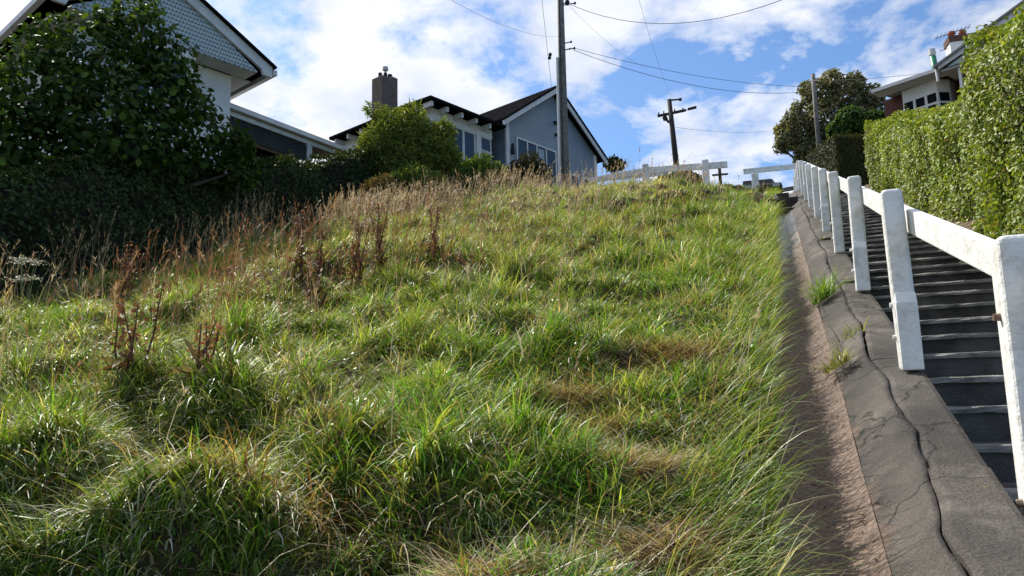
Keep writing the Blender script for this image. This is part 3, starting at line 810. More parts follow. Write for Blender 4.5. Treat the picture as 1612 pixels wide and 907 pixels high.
# hedge along the left boundary: dense small dark leaves over solid light-blocking cores
def hedge_line(name, label, yy, xf, depth, hfun, dens, size, cols, p, material, side=1, face_jit=.10, zoff=0., core=(.02, .018, .012), kind_front=True, asp=.55):
    """a hedge whose front face follows x = xf(y) (front looks towards +x if side=1 else -x)"""
    y0, y1 = yy
    root_y = (y0 + y1) / 2; rx = float(xf(np.array([root_y]))[0]); rz_ = float(ground(rx, root_y))
    root = empty(name, (rx, root_y, rz_), 0, label, 'hedge')
    L = np.array(root.location)
    # solid dark core for the inner twigs, added to block light
    yc = np.arange(y0 + .18, y1 - .1, .4); V = []; k = 4
    for y in yc:
        xx = float(xf(np.array([y]))[0]); h = float(hfun(np.array([xx]), np.array([y]))[0]); gz = float(ground(xx - side * .3, y)) - .3
        xa, xb = xx - side * .24, xx - side * (depth - .24)
        V += [(xa, y, gz), (xa, y, h - .25), (xb, y, h - .25), (xb, y, gz)]
    n = len(yc); F = [(i * 4 + j, i * 4 + j + 1, i * 4 + 4 + j + 1, i * 4 + 4 + j) for i in range(n - 1) for j in range(3)] + [(0, 1, 2, 3), tuple(range(n * 4 - 4, n * 4))]
    me = bpy.data.meshes.new('blocking_core'); me.from_pydata([tuple(np.array(v) - L) for v in V], [], F); me.update()
    link('blocking_core', me, mat(name + '_blocking_core', core), root)
    acc = Acc()
    ln = y1 - y0
    def put(P, Nn, y):
        n = len(P); c = var(n, cols, p)
        patch = fbm(P[:, 1] * 1.1, P[:, 2] * 1.1, 301, 2)
        acc.add(*leaves(P - L, Nn, size * rng.uniform(.6, 1.35, n), asp, c * (.55 + .8 * patch + .25 * (vn(P[:, 1] * .9, P[:, 2] * .25, 305) > .62))[:, None], .55))
    hm = 2.2
    # front, top, ends
    n = int(ln * hm * dens); y = rng.uniform(y0, y1, n); xx = xf(y); h = hfun(xx, y); gz = ground(xx - side * .3, y)
    t = rng.random(n); z = gz + (h - gz) * t
    bulge = .20 * (fbm(y * .9, z * .9, 311, 3) - .5) * 2 + .06 * (vn(y * 5, z * 5, 312) - .5)
    P = np.stack([xx - side * (.12 - bulge - face_jit + np.abs(rng.normal(0, face_jit, n)) + .25 * sst(t, .86, 1) ** 2), y, z], -1)
    put(P, np.tile([side * 1.0, -.15, .25], (n, 1)), y)
    n = int(ln * depth * dens * 1.1); y = rng.uniform(y0, y1, n); xx = xf(y); u = rng.random(n); h = hfun(xx, y)
    P = np.stack([xx - side * depth * u, y, h + .14 * (fbm(y * 1.3, u * 2, 313, 3) - .5) * 2 - np.abs(rng.normal(0, .07, n)) + (rng.random(n) < .02) * rng.uniform(0, .12, n)], -1)
    put(P, np.tile([0, 0, 1.0], (n, 1)), y)
    for ye, s in ((y0, -1), (y1, 1)):
        n = int(depth * hm * dens); u = rng.random(n); xe = float(xf(np.array([ye]))[0]); h = float(hfun(np.array([xe]), np.array([ye]))[0]); gz = float(ground(xe - side * .3, ye))
        P = np.stack([xe - side * depth * u, ye + s * (rng.normal(0, .08, n)), gz + (h - gz) * rng.random(n)], -1)
        put(P, np.tile([0, s * 1.0, .2], (n, 1)), ye)
    acc.obj('foliage', material, root)
    return root


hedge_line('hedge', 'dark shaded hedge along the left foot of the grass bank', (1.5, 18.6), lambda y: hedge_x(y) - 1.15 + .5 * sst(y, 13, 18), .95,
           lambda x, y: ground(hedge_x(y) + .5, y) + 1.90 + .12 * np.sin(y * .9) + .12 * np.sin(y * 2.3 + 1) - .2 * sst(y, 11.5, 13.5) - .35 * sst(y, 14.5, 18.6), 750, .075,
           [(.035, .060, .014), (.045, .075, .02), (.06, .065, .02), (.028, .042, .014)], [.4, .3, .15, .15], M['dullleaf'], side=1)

# tall clipped hedge along the right of the steps: a taller near part and a lower far part
GC = [(.165, .235, .032), (.23, .295, .05), (.31, .34, .10), (.09, .14, .026), (.18, .145, .065)]
hedge_line('hedge', 'tall clipped bright green hedge nearest the viewer on the right of the steps', (5.2, 9.15), lambda y: 2.1 - .06 * sst(y, 9.75, 9) + 0 * y, 1.3,
           lambda x, y: zc(y) + 2.36 + .05 * np.sin(y * 2.1), 1900, .052, GC, [.32, .33, .17, .13, .05], M['leafglossy'], side=-1, core=(.02, .022, .01))
hedge_line('hedge', 'long lower clipped green hedge farther up the right side of the steps', (9.2, 20.4), lambda y: 2.17 + .10 * np.sin(y * 1.25) + .04 * np.sin(y * 3.1), 1.2,
           lambda x, y: zc(y) + 1.70 + .09 * np.sin(y * 1.25 + .8), 1250, .058, GC, [.30, .33, .17, .15, .05], M['leafglossy'], side=-1, core=(.02, .022, .01))

# broad-leaved tree at upper left
def spec_broad(acc, cl):
    P, Nn, I = crown_pts(cl, 78, .3)
    n = len(P); c = var(n, [(.03, .058, .011), (.042, .08, .014), (.085, .14, .022), (.02, .038, .009)], [.4, .3, .15, .15])
    acc.add(*leaves(P, Nn + np.array([0, 0, .5]), rng.uniform(.06, .18, n), .72, c, .7, fold=.06))
B = at(190, 300, 15); bz = float(ground(B[0], B[1]))
def C(px, py, d, r): return (tuple(at(px, py, d)), r)
tree('broadleaf_tree', 'dark broad-leaved tree filling the upper left in front of the shingled gable', 'tree', (B[0], B[1], bz),
     [C(60, 150, 14.76, 1.04), C(140, 90, 14.99, 0.92), C(215, 60, 15.23, 0.76), C(160, 190, 14.52, 1.16), C(250, 150, 15.11, 0.88), C(20, 230, 14.64, 0.98), C(100, 250, 14.52, 0.92), C(235, 235, 14.99, 0.92),
      C(310, 215, 15.47, 0.76), C(350, 245, 15.71, 0.67), C(-50, 170, 14.76, 1.10), C(262, 95, 15.35, 0.61), C(75, 75, 15.11, 0.55), C(300, 160, 15.59, 0.51), C(378, 268, 15.71, 0.51), C(232, 18, 15.35, 0.32), C(178, 40, 15.35, 0.43)],
     spec_broad, .12)
# pointed-leaf shoot poking out beside it
sh = empty('shrub', tuple(at(377, 200, 15.6)), 0, 'dark shoot of drooping pointed leaves silhouetted right of the broad-leaved tree', 'plant')
acc = Acc(); n = 46; P = np.stack([rng.normal(0, .10, n), rng.normal(0, .1, n), rng.normal(-.25, .13, n)], -1)
acc.add(*leaves(P, sph(n) + np.array([0, 0, .5]), rng.uniform(.16, .3, n), .28, var(n, [(.035, .07, .015)]), .4, dirv=np.tile([.3, 0, -.6], (n, 1)) + sph(n) * .7))
acc.obj('foliage', M['leaf'], sh)
mb = MB(); mb.tube([(0, 0, -1.6), (.03, 0, -.8), (0, 0, -.1)], [.025, .018, .01], 6); mb.build('stem', M['bark'], sh)

# feathery tree beside the sunroom
def spec_feather(acc, cl):
    P, Nn, I = crown_pts(cl, 330, .25)
    n = len(P); c = var(n, [(.17, .215, .05), (.23, .26, .075), (.11, .145, .035)], [.45, .3, .25])
    acc.add(*leaves(P, Nn, rng.uniform(.13, .26, n), .13, c, .8, dirv=Nn * .7 + np.array([0, 0, -.55])))
B = at(640, 300, 20.5); bz = float(ground(B[0], B[1]))
tree('feathery_tree', 'light green feathery drooping tree in front of the white sunroom', 'tree', (B[0], B[1], bz - .2),
     [C(640, 215, 20.5, .75), C(605, 232, 20.3, .7), C(680, 240, 20.5, .72), C(590, 250, 20.2, .55), C(645, 255, 20.2, .7), C(700, 262, 20.6, .5), C(610, 190, 20.7, .38), C(650, 180, 20.7, .32), C(585, 172, 20.8, .16), C(690, 215, 20.6, .42), C(700, 205, 20.6, .26), C(625, 270, 20, .6)],
     spec_feather, .07)

# rounded flax-like shrubs at the top of the hedge line
def spec_tuft(cols, size, asp):
    def f(acc, cl):
        P, Nn, I = crown_pts(cl, 420, .3)
        n = len(P); c = var(n, cols)
        acc.add(*leaves(P, Nn, rng.uniform(.7, 1.3, n) * size, asp, c, .7, dirv=Nn * .8 + np.array([0, 0, .5])))
    return f
def shrub(label, cl, spec, group=None, name='shrub'):
    b = Vector(cl[0][0]); return tree(name, label, 'shrub', (b.x, b.y, float(ground(b.x, b.y))), cl, spec, .03, group)
shrub('rounded pale green shrub under the feathery tree', [C(655, 288, 18.6, .45), C(632, 292, 18.6, .36), C(682, 292, 18.7, .34), C(655, 302, 18.6, .5)], spec_tuft([(.12, .17, .035), (.16, .2, .05), (.08, .11, .03)], .12, .3))
shrub('rounded green shrub between the feathery tree and the bay of the blue grey house', [C(757, 272, 21, .5), C(735, 278, 21, .45), C(780, 278, 21, .38), C(757, 290, 20.8, .55), C(725, 292, 20.6, .5)], spec_tuft([(.09, .15, .03), (.13, .19, .045), (.06, .09, .025)], .14, .25))
shrub('dark shrub against the window wall of the blue grey house', [C(835, 262, 24, .45), C(815, 272, 24, .4), C(852, 274, 24, .35), C(835, 285, 24, .5), C(805, 285, 23.8, .4)], spec_tuft([(.03, .035, .02), (.05, .05, .03)], .10, .4))
shrub('brownish dry shrub between the hedge and the rounded pale shrub', [C(605, 295, 18.2, .32), C(590, 300, 18, .3), C(612, 305, 18, .35)], spec_tuft([(.13, .085, .05), (.10, .09, .035)], .10, .3))
shrub('small dark green bush behind the sloping rail of the crest fence', [C(1078, 280, 33, .42), C(1068, 276, 33, .35), C(1092, 286, 33, .38), C(1048, 288, 33, .4)], spec_tuft([(.05, .085, .025), (.07, .1, .03)], .12, .5))
shrub('low scrubby plant at the foot of the short rail fence post', [C(1203, 300, 25, .16), C(1195, 304, 24.8, .2), C(1208, 305, 24.6, .16)], spec_tuft([(.10, .13, .04), (.14, .14, .06)], .09, .35))

# the big grey-green tree beyond the head of the steps
def spec_grey(acc, cl):
    P, Nn, I = crown_pts(cl, 150, .55)
    n = len(P); v = rng.uniform(.8, 1.2, len(cl))[I]
    c = var(n, [(.15, .15, .08), (.20, .19, .11), (.11, .125, .055), (.25, .22, .15)], [.4, .25, .25, .1]) * v[:, None]
    acc.add(*leaves(P, Nn + np.array([0, 0, .3]), rng.uniform(.11, .24, n), .55, c, .6))
B = at(1300, 285, 38); bz = float(ground(B[0], B[1]))
cl = [C(1300, 190, 38, 1.1), C(1262, 205, 38, .85), C(1340, 200, 38, 1.0), C(1290, 150, 38.3, .85), C(1335, 150, 38.5, .85), C(1365, 180, 39, .8), C(1240, 220, 37.8, .6), C(1270, 235, 37.6, .6), C(1250, 190, 38, .55), C(1310, 125, 38.6, .5), C(1345, 130, 38.8, .5),
      C(1270, 140, 38.5, .4), C(1375, 150, 39, .55), C(1230, 205, 38, .35), C(1310, 235, 37.5, .6), C(1375, 205, 38.8, .6), C(1262, 250, 37.6, .4), C(1290, 255, 37.6, .5), C(1255, 168, 38.2, .3), C(1228, 232, 37.8, .3)]
tree('big_tree', 'big bushy grey green tree beyond the top of the steps', 'tree', (B[0], B[1], bz), cl, spec_grey, .22)
def spec_bright(acc, cl):
    P, Nn, I = crown_pts(cl, 260, .5)
    n = len(P); acc.add(*leaves(P, Nn + np.array([0, 0, .6]), rng.uniform(.12, .24, n), .6, var(n, [(.05, .10, .022), (.07, .13, .03)]), .5))
B = at(1345, 285, 35); bz = float(ground(B[0], B[1]))
tree('bushy_tree', 'brighter green leafy tree in front of the big grey green tree', 'tree', (B[0], B[1], bz),
     [C(1340, 190, 35, .62), C(1362, 200, 35, .55), C(1320, 205, 35, .45), C(1365, 215, 35, .5), C(1335, 215, 35, .5), C(1378, 190, 35, .45)], spec_bright, .1)
# clipped conifer block
cf = empty('conifer_hedge', (2.3, 32.6, float(zc(32.6))), rad(24), 'square clipped dark conifer hedge at the top of the steps under the big tree', 'hedge')
acc = Acc()
wx, wy, wz = 1.9, 2.4, 2.15
mb = MB(); mb.box(.06, wx - .06, .06, wy - .06, -.5, wz - .08); mb.build('blocking_core', mat('conifer_core', (.012, .016, .008)), cf)  # solid dark box added inside the foliage to block light
for nrm, f in (((-1, 0, .1), lambda u, v: (0 * u, u * wy, v * wz)), ((0, -1, .1), lambda u, v: (u * wx, 0 * u, v * wz)), ((0, 0, 1), lambda u, v: (u * wx, v * wy, 0 * u + wz)), ((1, 0, .1), lambda u, v: (0 * u + wx, u * wy, v * wz))):
    n = 4200; u, v = rng.random(n), rng.random(n)
    P = np.stack(f(u, v), -1) + rng.normal(0, .035, (n, 3)); P[:, 2] = np.maximum(P[:, 2], -.1)
    acc.add(*leaves(P, np.tile(np.array(nrm, float), (n, 1)), rng.uniform(.05, .11, n), .45, var(n, [(.055, .065, .018), (.085, .085, .022), (.035, .045, .014)]), .45))
acc.obj('foliage', M['dullleaf'], cf)
cf.location = tuple(at(1320, 285, 32.2) + np.array([0, 0, -.25]))
# far round-headed tree on the skyline
def spec_far(acc, cl):
    P, Nn, I = crown_pts(cl, 22, .4)
    n = len(P); acc.add(*leaves(P, Nn, rng.uniform(.3, .6, n), .6, var(n, [(.03, .045, .02), (.045, .06, .025)]), .7))
B = at(967, 300, 88)
tree('round_tree', 'small far round-headed tree on the skyline right of the blue grey house', 'tree', tuple(B),
     [C(967, 258, 88, .8), C(957, 259, 88, .55), C(978, 259, 88, .55), C(967, 253, 88, .5), C(960, 264, 88, .4), C(974, 264, 88, .4), C(966, 268, 88, .2)], spec_far, .18)

# weeds on the bank: rust-brown dock stalks, one plant each
def dock(px, py, d, h, label, n_st=4, tint=1.0):
    p = on_bank(px, py); x, y = p[0], p[1]; x = max(x, float(hedge_x(y)) + .3)
    root = empty('dock_plant', (x, y, float(ground(x, y))), 0, label, 'weed', 'rust brown dock stalks on the bank')
    stm = mat('dock_stem', (.10, .045, .03), rough=.7)
    for i in range(n_st):
        mb = MB(); acc = Acc()
        a = random.uniform(0, 6.28); rr_ = random.uniform(0, .09); ln = h * random.uniform(.7, 1.05)
        tx, ty = random.uniform(-.12, .16), random.uniform(-.1, .1)
        b0 = Vector((rr_ * math.cos(a), rr_ * math.sin(a), -.03)); tpt = b0 + Vector((tx, ty, ln)); md = b0.lerp(tpt, .5) + Vector((random.uniform(-.03, .03), 0, 0))
        mb.tube([b0, md, tpt], [.007, .0055, .003], 5)
        so_ = mb.build('stem', stm, root)
        n = int(105 * ln); t = np.concatenate([np.linspace(.3, 1, n // 2), rng.uniform(.3, 1, n - n // 2)])
        P = np.array(b0)[None] * (1 - t)[:, None] + np.array(tpt)[None] * t[:, None] + rng.normal(0, .016, (n, 3)) * (1.2 - t * .5)[:, None]
        acc.add(*leaves(P, sph(n), rng.uniform(.014, .034, n), .7, var(n, [(.20, .085, .04), (.13, .058, .032), (.27, .13, .06)]) * tint, .8))
        n = 5; t = rng.uniform(.05, .4, n); P = np.array(b0)[None] * (1 - t)[:, None] + np.array(tpt)[None] * t[:, None]
        acc.add(*leaves(P, sph(n) + np.array([0, 0, 1.]), rng.uniform(.10, .2, n), .22, var(n, [(.2, .09, .04), (.24, .18, .06), (.1, .09, .03)]), .5))
        acc.obj('seed_head', M['dry'], so_)
dock(208, 570, 5.6, .62, 'tall dark brown dock plant at the far left before the hedge', 4, 1.1)
dock(318, 575, 5.8, .46, 'rust and orange dock plant a little right of the tallest dark one', 4, 1.9)
dock(494, 480, 8.8, .80, 'tall dock plant with blackish twin stalks at mid bank', 4, .75)
dock(560, 450, 10.8, .72, 'dense red brown dock plant before the dark hedge gap', 6, 1.2)
dock(600, 425, 11.6, .8, 'red brown dock plant immediately right of the densest one', 5, 1.1)
dock(682, 395, 13.4, .62, 'slim dock plant above the middle of the bank', 3, 1.0)
dock(745, 425, 11.5, .35, 'short reddish dock plant near the centre of the bank', 4, 1.2)
dock(470, 425, 13.0, .8, 'dock plant in the pale seed grass by the hedge end', 4, 1.0)
dock(190, 455, 9.8, .6, 'dark red dock plant half shaded right at the hedge foot', 5, .8)
dock(560, 345, 17.5, .6, 'far small dock plant below the feathery tree', 3, 1.0)

# umbel weed
um = at(38, 470, 8.5); x = max(um[0], float(hedge_x(um[1])) + .25)
u = empty('umbel_weed', (x, um[1], float(ground(x, um[1]))), 0, 'pale flat-topped umbel weed in front of the hedge at the far left', 'weed')
stm = mat('weed_stem', (.16, .19, .08))
for i in range(5):
    mb = MB(); acc = Acc(); tx, ty, hz = random.uniform(-.15, .15), random.uniform(-.1, .1), random.uniform(.45, .75)
    mb.tube([(0, 0, -.03), (tx * .4, ty * .4, hz * .6), (tx, ty, hz)], [.006, .004, .003], 5)
    so_ = mb.build('stem', stm, u)
    n = 60; P = np.stack([tx + rng.normal(0, .04, n), ty + rng.normal(0, .04, n), hz + rng.normal(.01, .012, n)], -1)
    acc.add(*leaves(P, np.tile([0, 0, 1.], (n, 1)), rng.uniform(.014, .03, n), .7, var(n, [(.42, .42, .36), (.30, .33, .22)]), .5)); acc.obj('flower_head', M['dry'], so_)

# tufts growing out of the drain cracks
def crack_tuft(x, y, n, ln, label, cols, flat=.9):
    root = empty('grass_tuft', (x, y, float(zc(y)) + .06), 0, label, 'weed')
    acc = Acc(); P = np.stack([rng.normal(0, .035, n), rng.normal(0, .06, n), np.zeros(n)], -1)
    P[:, 2] += np.clip((P[:, 0]) * .55, -.06, .06)
    c = var(n, cols)
    acc.add(*blades(P, rng.uniform(.4, 1, n) * ln, rng.uniform(.005, .01, n), rng.uniform(0, 6.28, n), rng.uniform(.2, flat, n), rng.uniform(.2, .9, n), 4, c, c * 1.2))
    acc.obj('blades', M['grass'], root)
crack_tuft(.27, 6.7, 170, .34, 'bright green grass tuft growing in the drain beside the third white post', [(.12, .24, .03), (.18, .27, .05)])
crack_tuft(.35, 5.35, 70, .17, 'small sparse weed in the crack of the drain between two grass tufts', [(.16, .2, .06), (.24, .25, .1)], 1.2)
crack_tuft(.24, 4.75, 110, .18, 'low yellowish green weed straggling along the silt of the drain', [(.15, .18, .04), (.26, .25, .08)], 1.3)
crack_tuft(.43, 10.2, 60, .16, 'faded olive tuft in the crack higher up the drain', [(.16, .17, .06)], 1.2)


# ------------------------------------------------------------------ houses
U = Vector((.34, .94, 0)).normalized(); RZ = math.atan2(U.y, U.x)      # local x = along the gable (uphill), local y = into the house (left)


def window(parent, x0, x1, z0, z1, y, nx=1, nz=1, fw=.07, name='window', material=None, glass='glass'):
    """frame with panes on the plane y (outside is -y)"""
    mb = MB(); fr_ = material or M['wallwhite']
    t = .05
    mb.box(x0 - fw, x1 + fw, y - t, y - .002, z1, z1 + fw); mb.box(x0 - fw, x1 + fw, y - t - .03, y - .002, z0 - fw, z0)
    mb.box(x0 - fw, x0, y - t, y - .002, z0 + .001, z1 - .001); mb.box(x1, x1 + fw, y - t, y - .002, z0 + .001, z1 - .001)
    for i in range(1, nx):
        xm = x0 + (x1 - x0) * i / nx; mb.box(xm - .03, xm + .03, y - t + .006, y - .003, z0 + .002, z1 - .002)
    for i in range(1, nz):
        zm = z0 + (z1 - z0) * i / nz; mb.box(x0 + .001, x1 - .001, y - t + .012, y - .004, zm - .025, zm + .025)
    w = mb.build(name, fr_, parent)
    gb = MB(); gb.box(x0, x1, y - .022, y - .006, z0, z1); gb.build('pane', M[glass], w)
    return w


def slab(pts, t):
    """a roof sheet: quad/triangle points thickened downward"""
    mb = MB(); n = len(pts); mb.add(list(pts) + [(p[0], p[1], p[2] - t) for p in pts], [tuple(range(n)), tuple(range(n, 2 * n))[::-1]] + [(i, (i + 1) % n, n + (i + 1) % n, n + i) for i in range(n)])
    return mb


# House A: shingled gable, upper left
a = at(418, 100, 18.6); ga = 5.6
hA = empty('shingled_house', (a[0], a[1], ga), RZ, 'white house at upper left with pale blue shingled gable and deep boxed eaves', 'house')
ez = a[2] - ga            # eave height of the barge end
wA, rise = 4.6, 1.16
xm = -wA / 2
# walls: set back main wall, projecting bay under the gable
mb = MB(); mb.box(-wA + .55, -.55, .62, 7, -1.5, ez - .32); mb.build('wall', M['wallwhite'], hA)
mb = MB(); mb.box(-3.3, -1.72, .10, .617, -1.5, ez - .325); b_ = mb.build('bay', M['wallwhite'], hA)
window(b_, -3.1, -1.95, ez - 1.9, ez - .6, .10, 3, 1)
# shingled gable face with scalloped foot
mb = MB(); zb = ez - .30
pts = []
nsc = 34
for i in range(nsc):
    x0 = -wA + .18 + (wA - .36) * i / nsc; x1 = -wA + .18 + (wA - .36) * (i + 1) / nsc
    pts += [(x0, zb + .03), ((x0 + x1) / 2, zb - .02)]
pts += [(-.18, zb + .03), (xm, ez + rise - .10)]
mb.prism(pts, 'y', .03, .09)
m = bpy.data.materials.new('fish_scale_shingles'); m.use_nodes = True; nt = m.node_tree; bb = nt.nodes['Principled BSDF']
tc = N(nt, 'ShaderNodeTexCoord'); sp = N(nt, 'ShaderNodeSeparateXYZ'); nt.links.new(tc.outputs['Object'], sp.inputs[0])
row = math_node(nt, 'MULTIPLY', sp.outputs[2], 10.0); rfl = math_node(nt, 'FLOOR', row); rfr = math_node(nt, 'FRACT', row)
colx = math_node(nt, 'FRACT', math_node(nt, 'ADD', math_node(nt, 'MULTIPLY', sp.outputs[0], 12.0), math_node(nt, 'MULTIPLY', math_node(nt, 'MODULO', rfl, 2.0), .5)))
dx = math_node(nt, 'ABSOLUTE', math_node(nt, 'SUBTRACT', colx, .5))
curve = math_node(nt, 'SUBTRACT', rfr, math_node(nt, 'MULTIPLY', math_node(nt, 'POWER', dx, 2.0), 2.2))
lin = ramp(nt, curve, [(.0, (.12, .15, .17)), (.10, (.26, .33, .37)), (.16, (.45, .56, .61)), (1, (.52, .62, .66))])
nt.links.new(lin, bb.inputs['Base Color']); bb.inputs['Roughness'].default_value = .6
bp = N(nt, 'ShaderNodeBump', i_Strength=.8, i_Distance=.02); nt.links.new(curve, bp.inputs['Height']); nt.links.new(bp.outputs[0], bb.inputs['Normal'])
mb.build('gable_face', m, hA)
mb = MB(); mb.box(-wA + .2, -.2, .095, .60, zb - .0, zb + .03); mb.build('soffit', M['soffit'], hA)
# side soffits along both eaves
mb = MB(); mb.box(-.54, -.03, .63, 7.2, ez - .31, ez - .28); mb.build('soffit', M['soffit'], hA)
mb = MB(); mb.box(-wA + .03, -wA + .54, .63, 7.2, ez - .31, ez - .28); mb.build('soffit', M['soffit'], hA)
# barge boards with cut ends
for s in (0, 1):
    x0, x1 = (0.0, xm + .003) if s == 0 else (-wA, xm - .003)
    e = .16 if s == 0 else -.16
    mb = MB(); mb.prism([(x0 + e, ez - .33 - .0), (x0 + e, ez - .06), (x1, ez + rise + .02), (x1, ez + rise - .26), (x0 - e * .8, ez - .20), (x0 - e * .5, ez - .33)], 'y', -.06, .02)
    mb.build('barge_board', M['gutterwhite'], hA)
    r = slab([(x0 + e * 1.4, -.16, ez - .06), (x1, -.16, ez + rise + .07), (x1, 7.5, ez + rise + .07), (x0 + e * 1.4, 7.5, ez - .06)], .05); r.build('roof', M['roof'], hA)
    mb = MB(); xg = x0 + e * 1.2; mb.box(min(xg, xg + e * .7), max(xg, xg + e * .7), -.05, 7.4, ez - .24, ez - .115); mb.build('gutter', M['gutterwhite'], hA)
# downhill side windows, glimpsed through the tree
mb = MB()
for (y0, y1) in ((1.2, 2.3), (3.2, 4.3)):
    fw = MB(); fw.box(-wA + .49, -wA + .545, y0, y1, ez - 2.0, ez - .7); w_ = fw.build('window', M['gutterwhite'], hA)
    gb = MB(); gb.box(-wA + .48, -wA + .488, y0 + .08, y1 - .08, ez - 1.92, ez - .78); gb.build('pane', M['glass'], w_)

# House A's low side verandah
l1 = at(388, 178, 19.7); l2 = at(556, 238.5, 22.3)
vz = (l1[2] + l2[2]) / 2; L_ = math.hypot(l2[0] - l1[0], l2[1] - l1[1]); rz2 = math.atan2(l2[1] - l1[1], l2[0] - l1[0])
vr = empty('verandah', (l1[0], l1[1], 5.6), rz2, 'low dark verandah with white gutter and post, right of the shingled house', 'verandah')
vh = vz - 5.6
slab([(-1.2, -.1, vh + .03), (L_ + .3, -.1, vh + .03), (L_ + .3, 3.2, vh + .50), (-1.2, 3.2, vh + .50)], .05).build('roof', M['roofgrey'], vr)
mb = MB(); mb.box(-1.2, L_ + .28, -.17, -.05, vh - .13, vh - .02); mb.build('gutter', M['gutterwhite'], vr)
mb = MB(); mb.box(-1.2, L_ + .2, -.02, .06, vh - .26, vh - .135); mb.build('beam', M['gutterwhite'], vr)
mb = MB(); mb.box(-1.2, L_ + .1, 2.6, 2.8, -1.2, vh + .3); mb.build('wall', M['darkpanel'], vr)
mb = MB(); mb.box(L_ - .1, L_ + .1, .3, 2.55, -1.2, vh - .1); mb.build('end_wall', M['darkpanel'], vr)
pp = at(487, 235, 21.1); dl = Vector((pp[0] - l1[0], pp[1] - l1[1])); px_ = dl.x * math.cos(rz2) + dl.y * math.sin(rz2)
mb = MB(); mb.box(px_ - .09, px_ + .02, -.015, .095, -1.2, vh - .262); mb.build('post', M['gutterwhite'], vr)
mb = MB(); mb.box(px_ + .05, px_ + .10, .0, .05, -1.2, vh - .262); mb.build('downpipe', M['gutterwhite'], vr)
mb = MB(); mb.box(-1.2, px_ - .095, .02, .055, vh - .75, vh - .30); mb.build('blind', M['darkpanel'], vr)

# House B: blue grey gable with sunroom wing
gl = at(800, 183, 27.0); hz0 = 8.2
hB = empty('blue_grey_house', (gl[0], gl[1], hz0), math.atan2(31.06 - 25.46, -6.8 + 9.0), 'blue grey weatherboard house with dark roof, white barge boards and sunroom wing', 'house')
e = gl[2] - hz0; wB = 6.0; rB = 2.06
m = bpy.data.materials.new('lapped_weatherboard'); m.use_nodes = True; nt = m.node_tree; bb = nt.nodes['Principled BSDF']
tc = N(nt, 'ShaderNodeTexCoord'); sp = N(nt, 'ShaderNodeSeparateXYZ'); nt.links.new(tc.outputs['Object'], sp.inputs[0])
fr_ = math_node(nt, 'FRACT', math_node(nt, 'MULTIPLY', sp.outputs[2], 6.2))
nzn = N(nt, 'ShaderNodeTexNoise', i_Scale=1.5, i_Detail=5.0); nt.links.new(tc.outputs['Object'], nzn.inputs[0])
base = ramp(nt, nzn.outputs[0], [(.3, (.20, .255, .30)), (.7, (.25, .305, .35))])
nt.links.new(base, bb.inputs['Base Color'])
bp = N(nt, 'ShaderNodeBump', i_Strength=1.0, i_Distance=.03); nt.links.new(math_node(nt, 'SUBTRACT', 1.0, fr_), bp.inputs['Height']); nt.links.new(bp.outputs[0], bb.inputs['Normal'])
bb.inputs['Roughness'].default_value = .5
mb = MB(); mb.prism([(.12, -1.5), (wB - .1, -1.5), (wB - .1, e - .05), (wB / 2, e + rB - .17), (.12, e - .05)], 'y', .25, 6.5); wl = mb.build('wall', m, hB)
ov = .35
for s in (0, 1):
    x0 = -ov if s == 0 else wB + ov; x1 = wB / 2 + (-.003 if s == 0 else .003)
    zl = e - ov * rB / (wB / 2)
    slab([(x0, -.12, zl + .06), (x1, -.12, e + rB + .10), (x1, 7.0, e + rB + .10), (x0, 7.0, zl + .06)], .09).build('roof', M['roof'], hB)
    mb = MB(); mb.prism([(x0, zl - .23), (x0, zl - .035), (x1, e + rB), (x1, e + rB - .22)], 'y', -.08, -.03); mb.build('barge_board', M['gutterwhite'], hB)
    xa = x0; xb = x0 + (.28 if s == 0 else -.28)
    for yy in np.arange(.45, 6.6, .8):
        mb = MB(); mb.box(min(xa, xb) + (.03 if s == 0 else 0), max(xa, xb) - (0 if s == 0 else .03), yy, yy + .1, zl - .18, zl - .04)
        mb.build('rafter', M['gutterwhite'], hB)
mb = MB(); mb.box(.06, .24, .17, .247, -1.4, e - .10); mb.build('corner_board', M['gutterwhite'], hB)
mb = MB(); mb.box(wB - .26, wB - .1, .19, .247, -1.4, e - .10); mb.build('corner_board', M['gutterwhite'], hB)
window(hB, .75, 3.05, e - 2.75, e - .62, .25, 4, 1, .06, glass='glass')
cb = MB(); cb.box(2.0, 2.35, .222, .227, e - 2.7, e - .7); cb.build('curtain', M['curtain'], hB)
window(hB, 4.05, 4.55, e - 2.75, e - 1.35, .25, 1, 1, .06)
window(hB, 5.2, 5.5, e - 2.9, e - 1.75, .25, 1, 1, .06)
for xx in (3.45, 4.85):
    mb = MB(); mb.tube([(xx, .20, e - 3), (xx, .20, e - .95)], .035, 8); mb.build('downpipe', M['gutterwhite'], hB)
# satellite arm / vent fittings on the gable
mb = MB(); mb.box(wB * .5 + .05, wB * .5 + .25, .16, .25, e + .6, e + .72); mb.box(wB * .5 + .1, wB * .5 + .2, .16, .25, e + .1, e + .2); mb.build('vent', M['black'], hB)
mb = MB(); mb.tube([(.35, .12, e - 1.35), (.35, .12, e - .95)], [.09, .05], 8); mb.build('wall_lamp', M['black'], hB)
mb = MB(); mb.tube([(wB / 2, -.05, e + rB + .05), (wB / 2, -.05, e + rB + .3)], .03, 6); mb.build('wire_bracket', M['black'], hB)

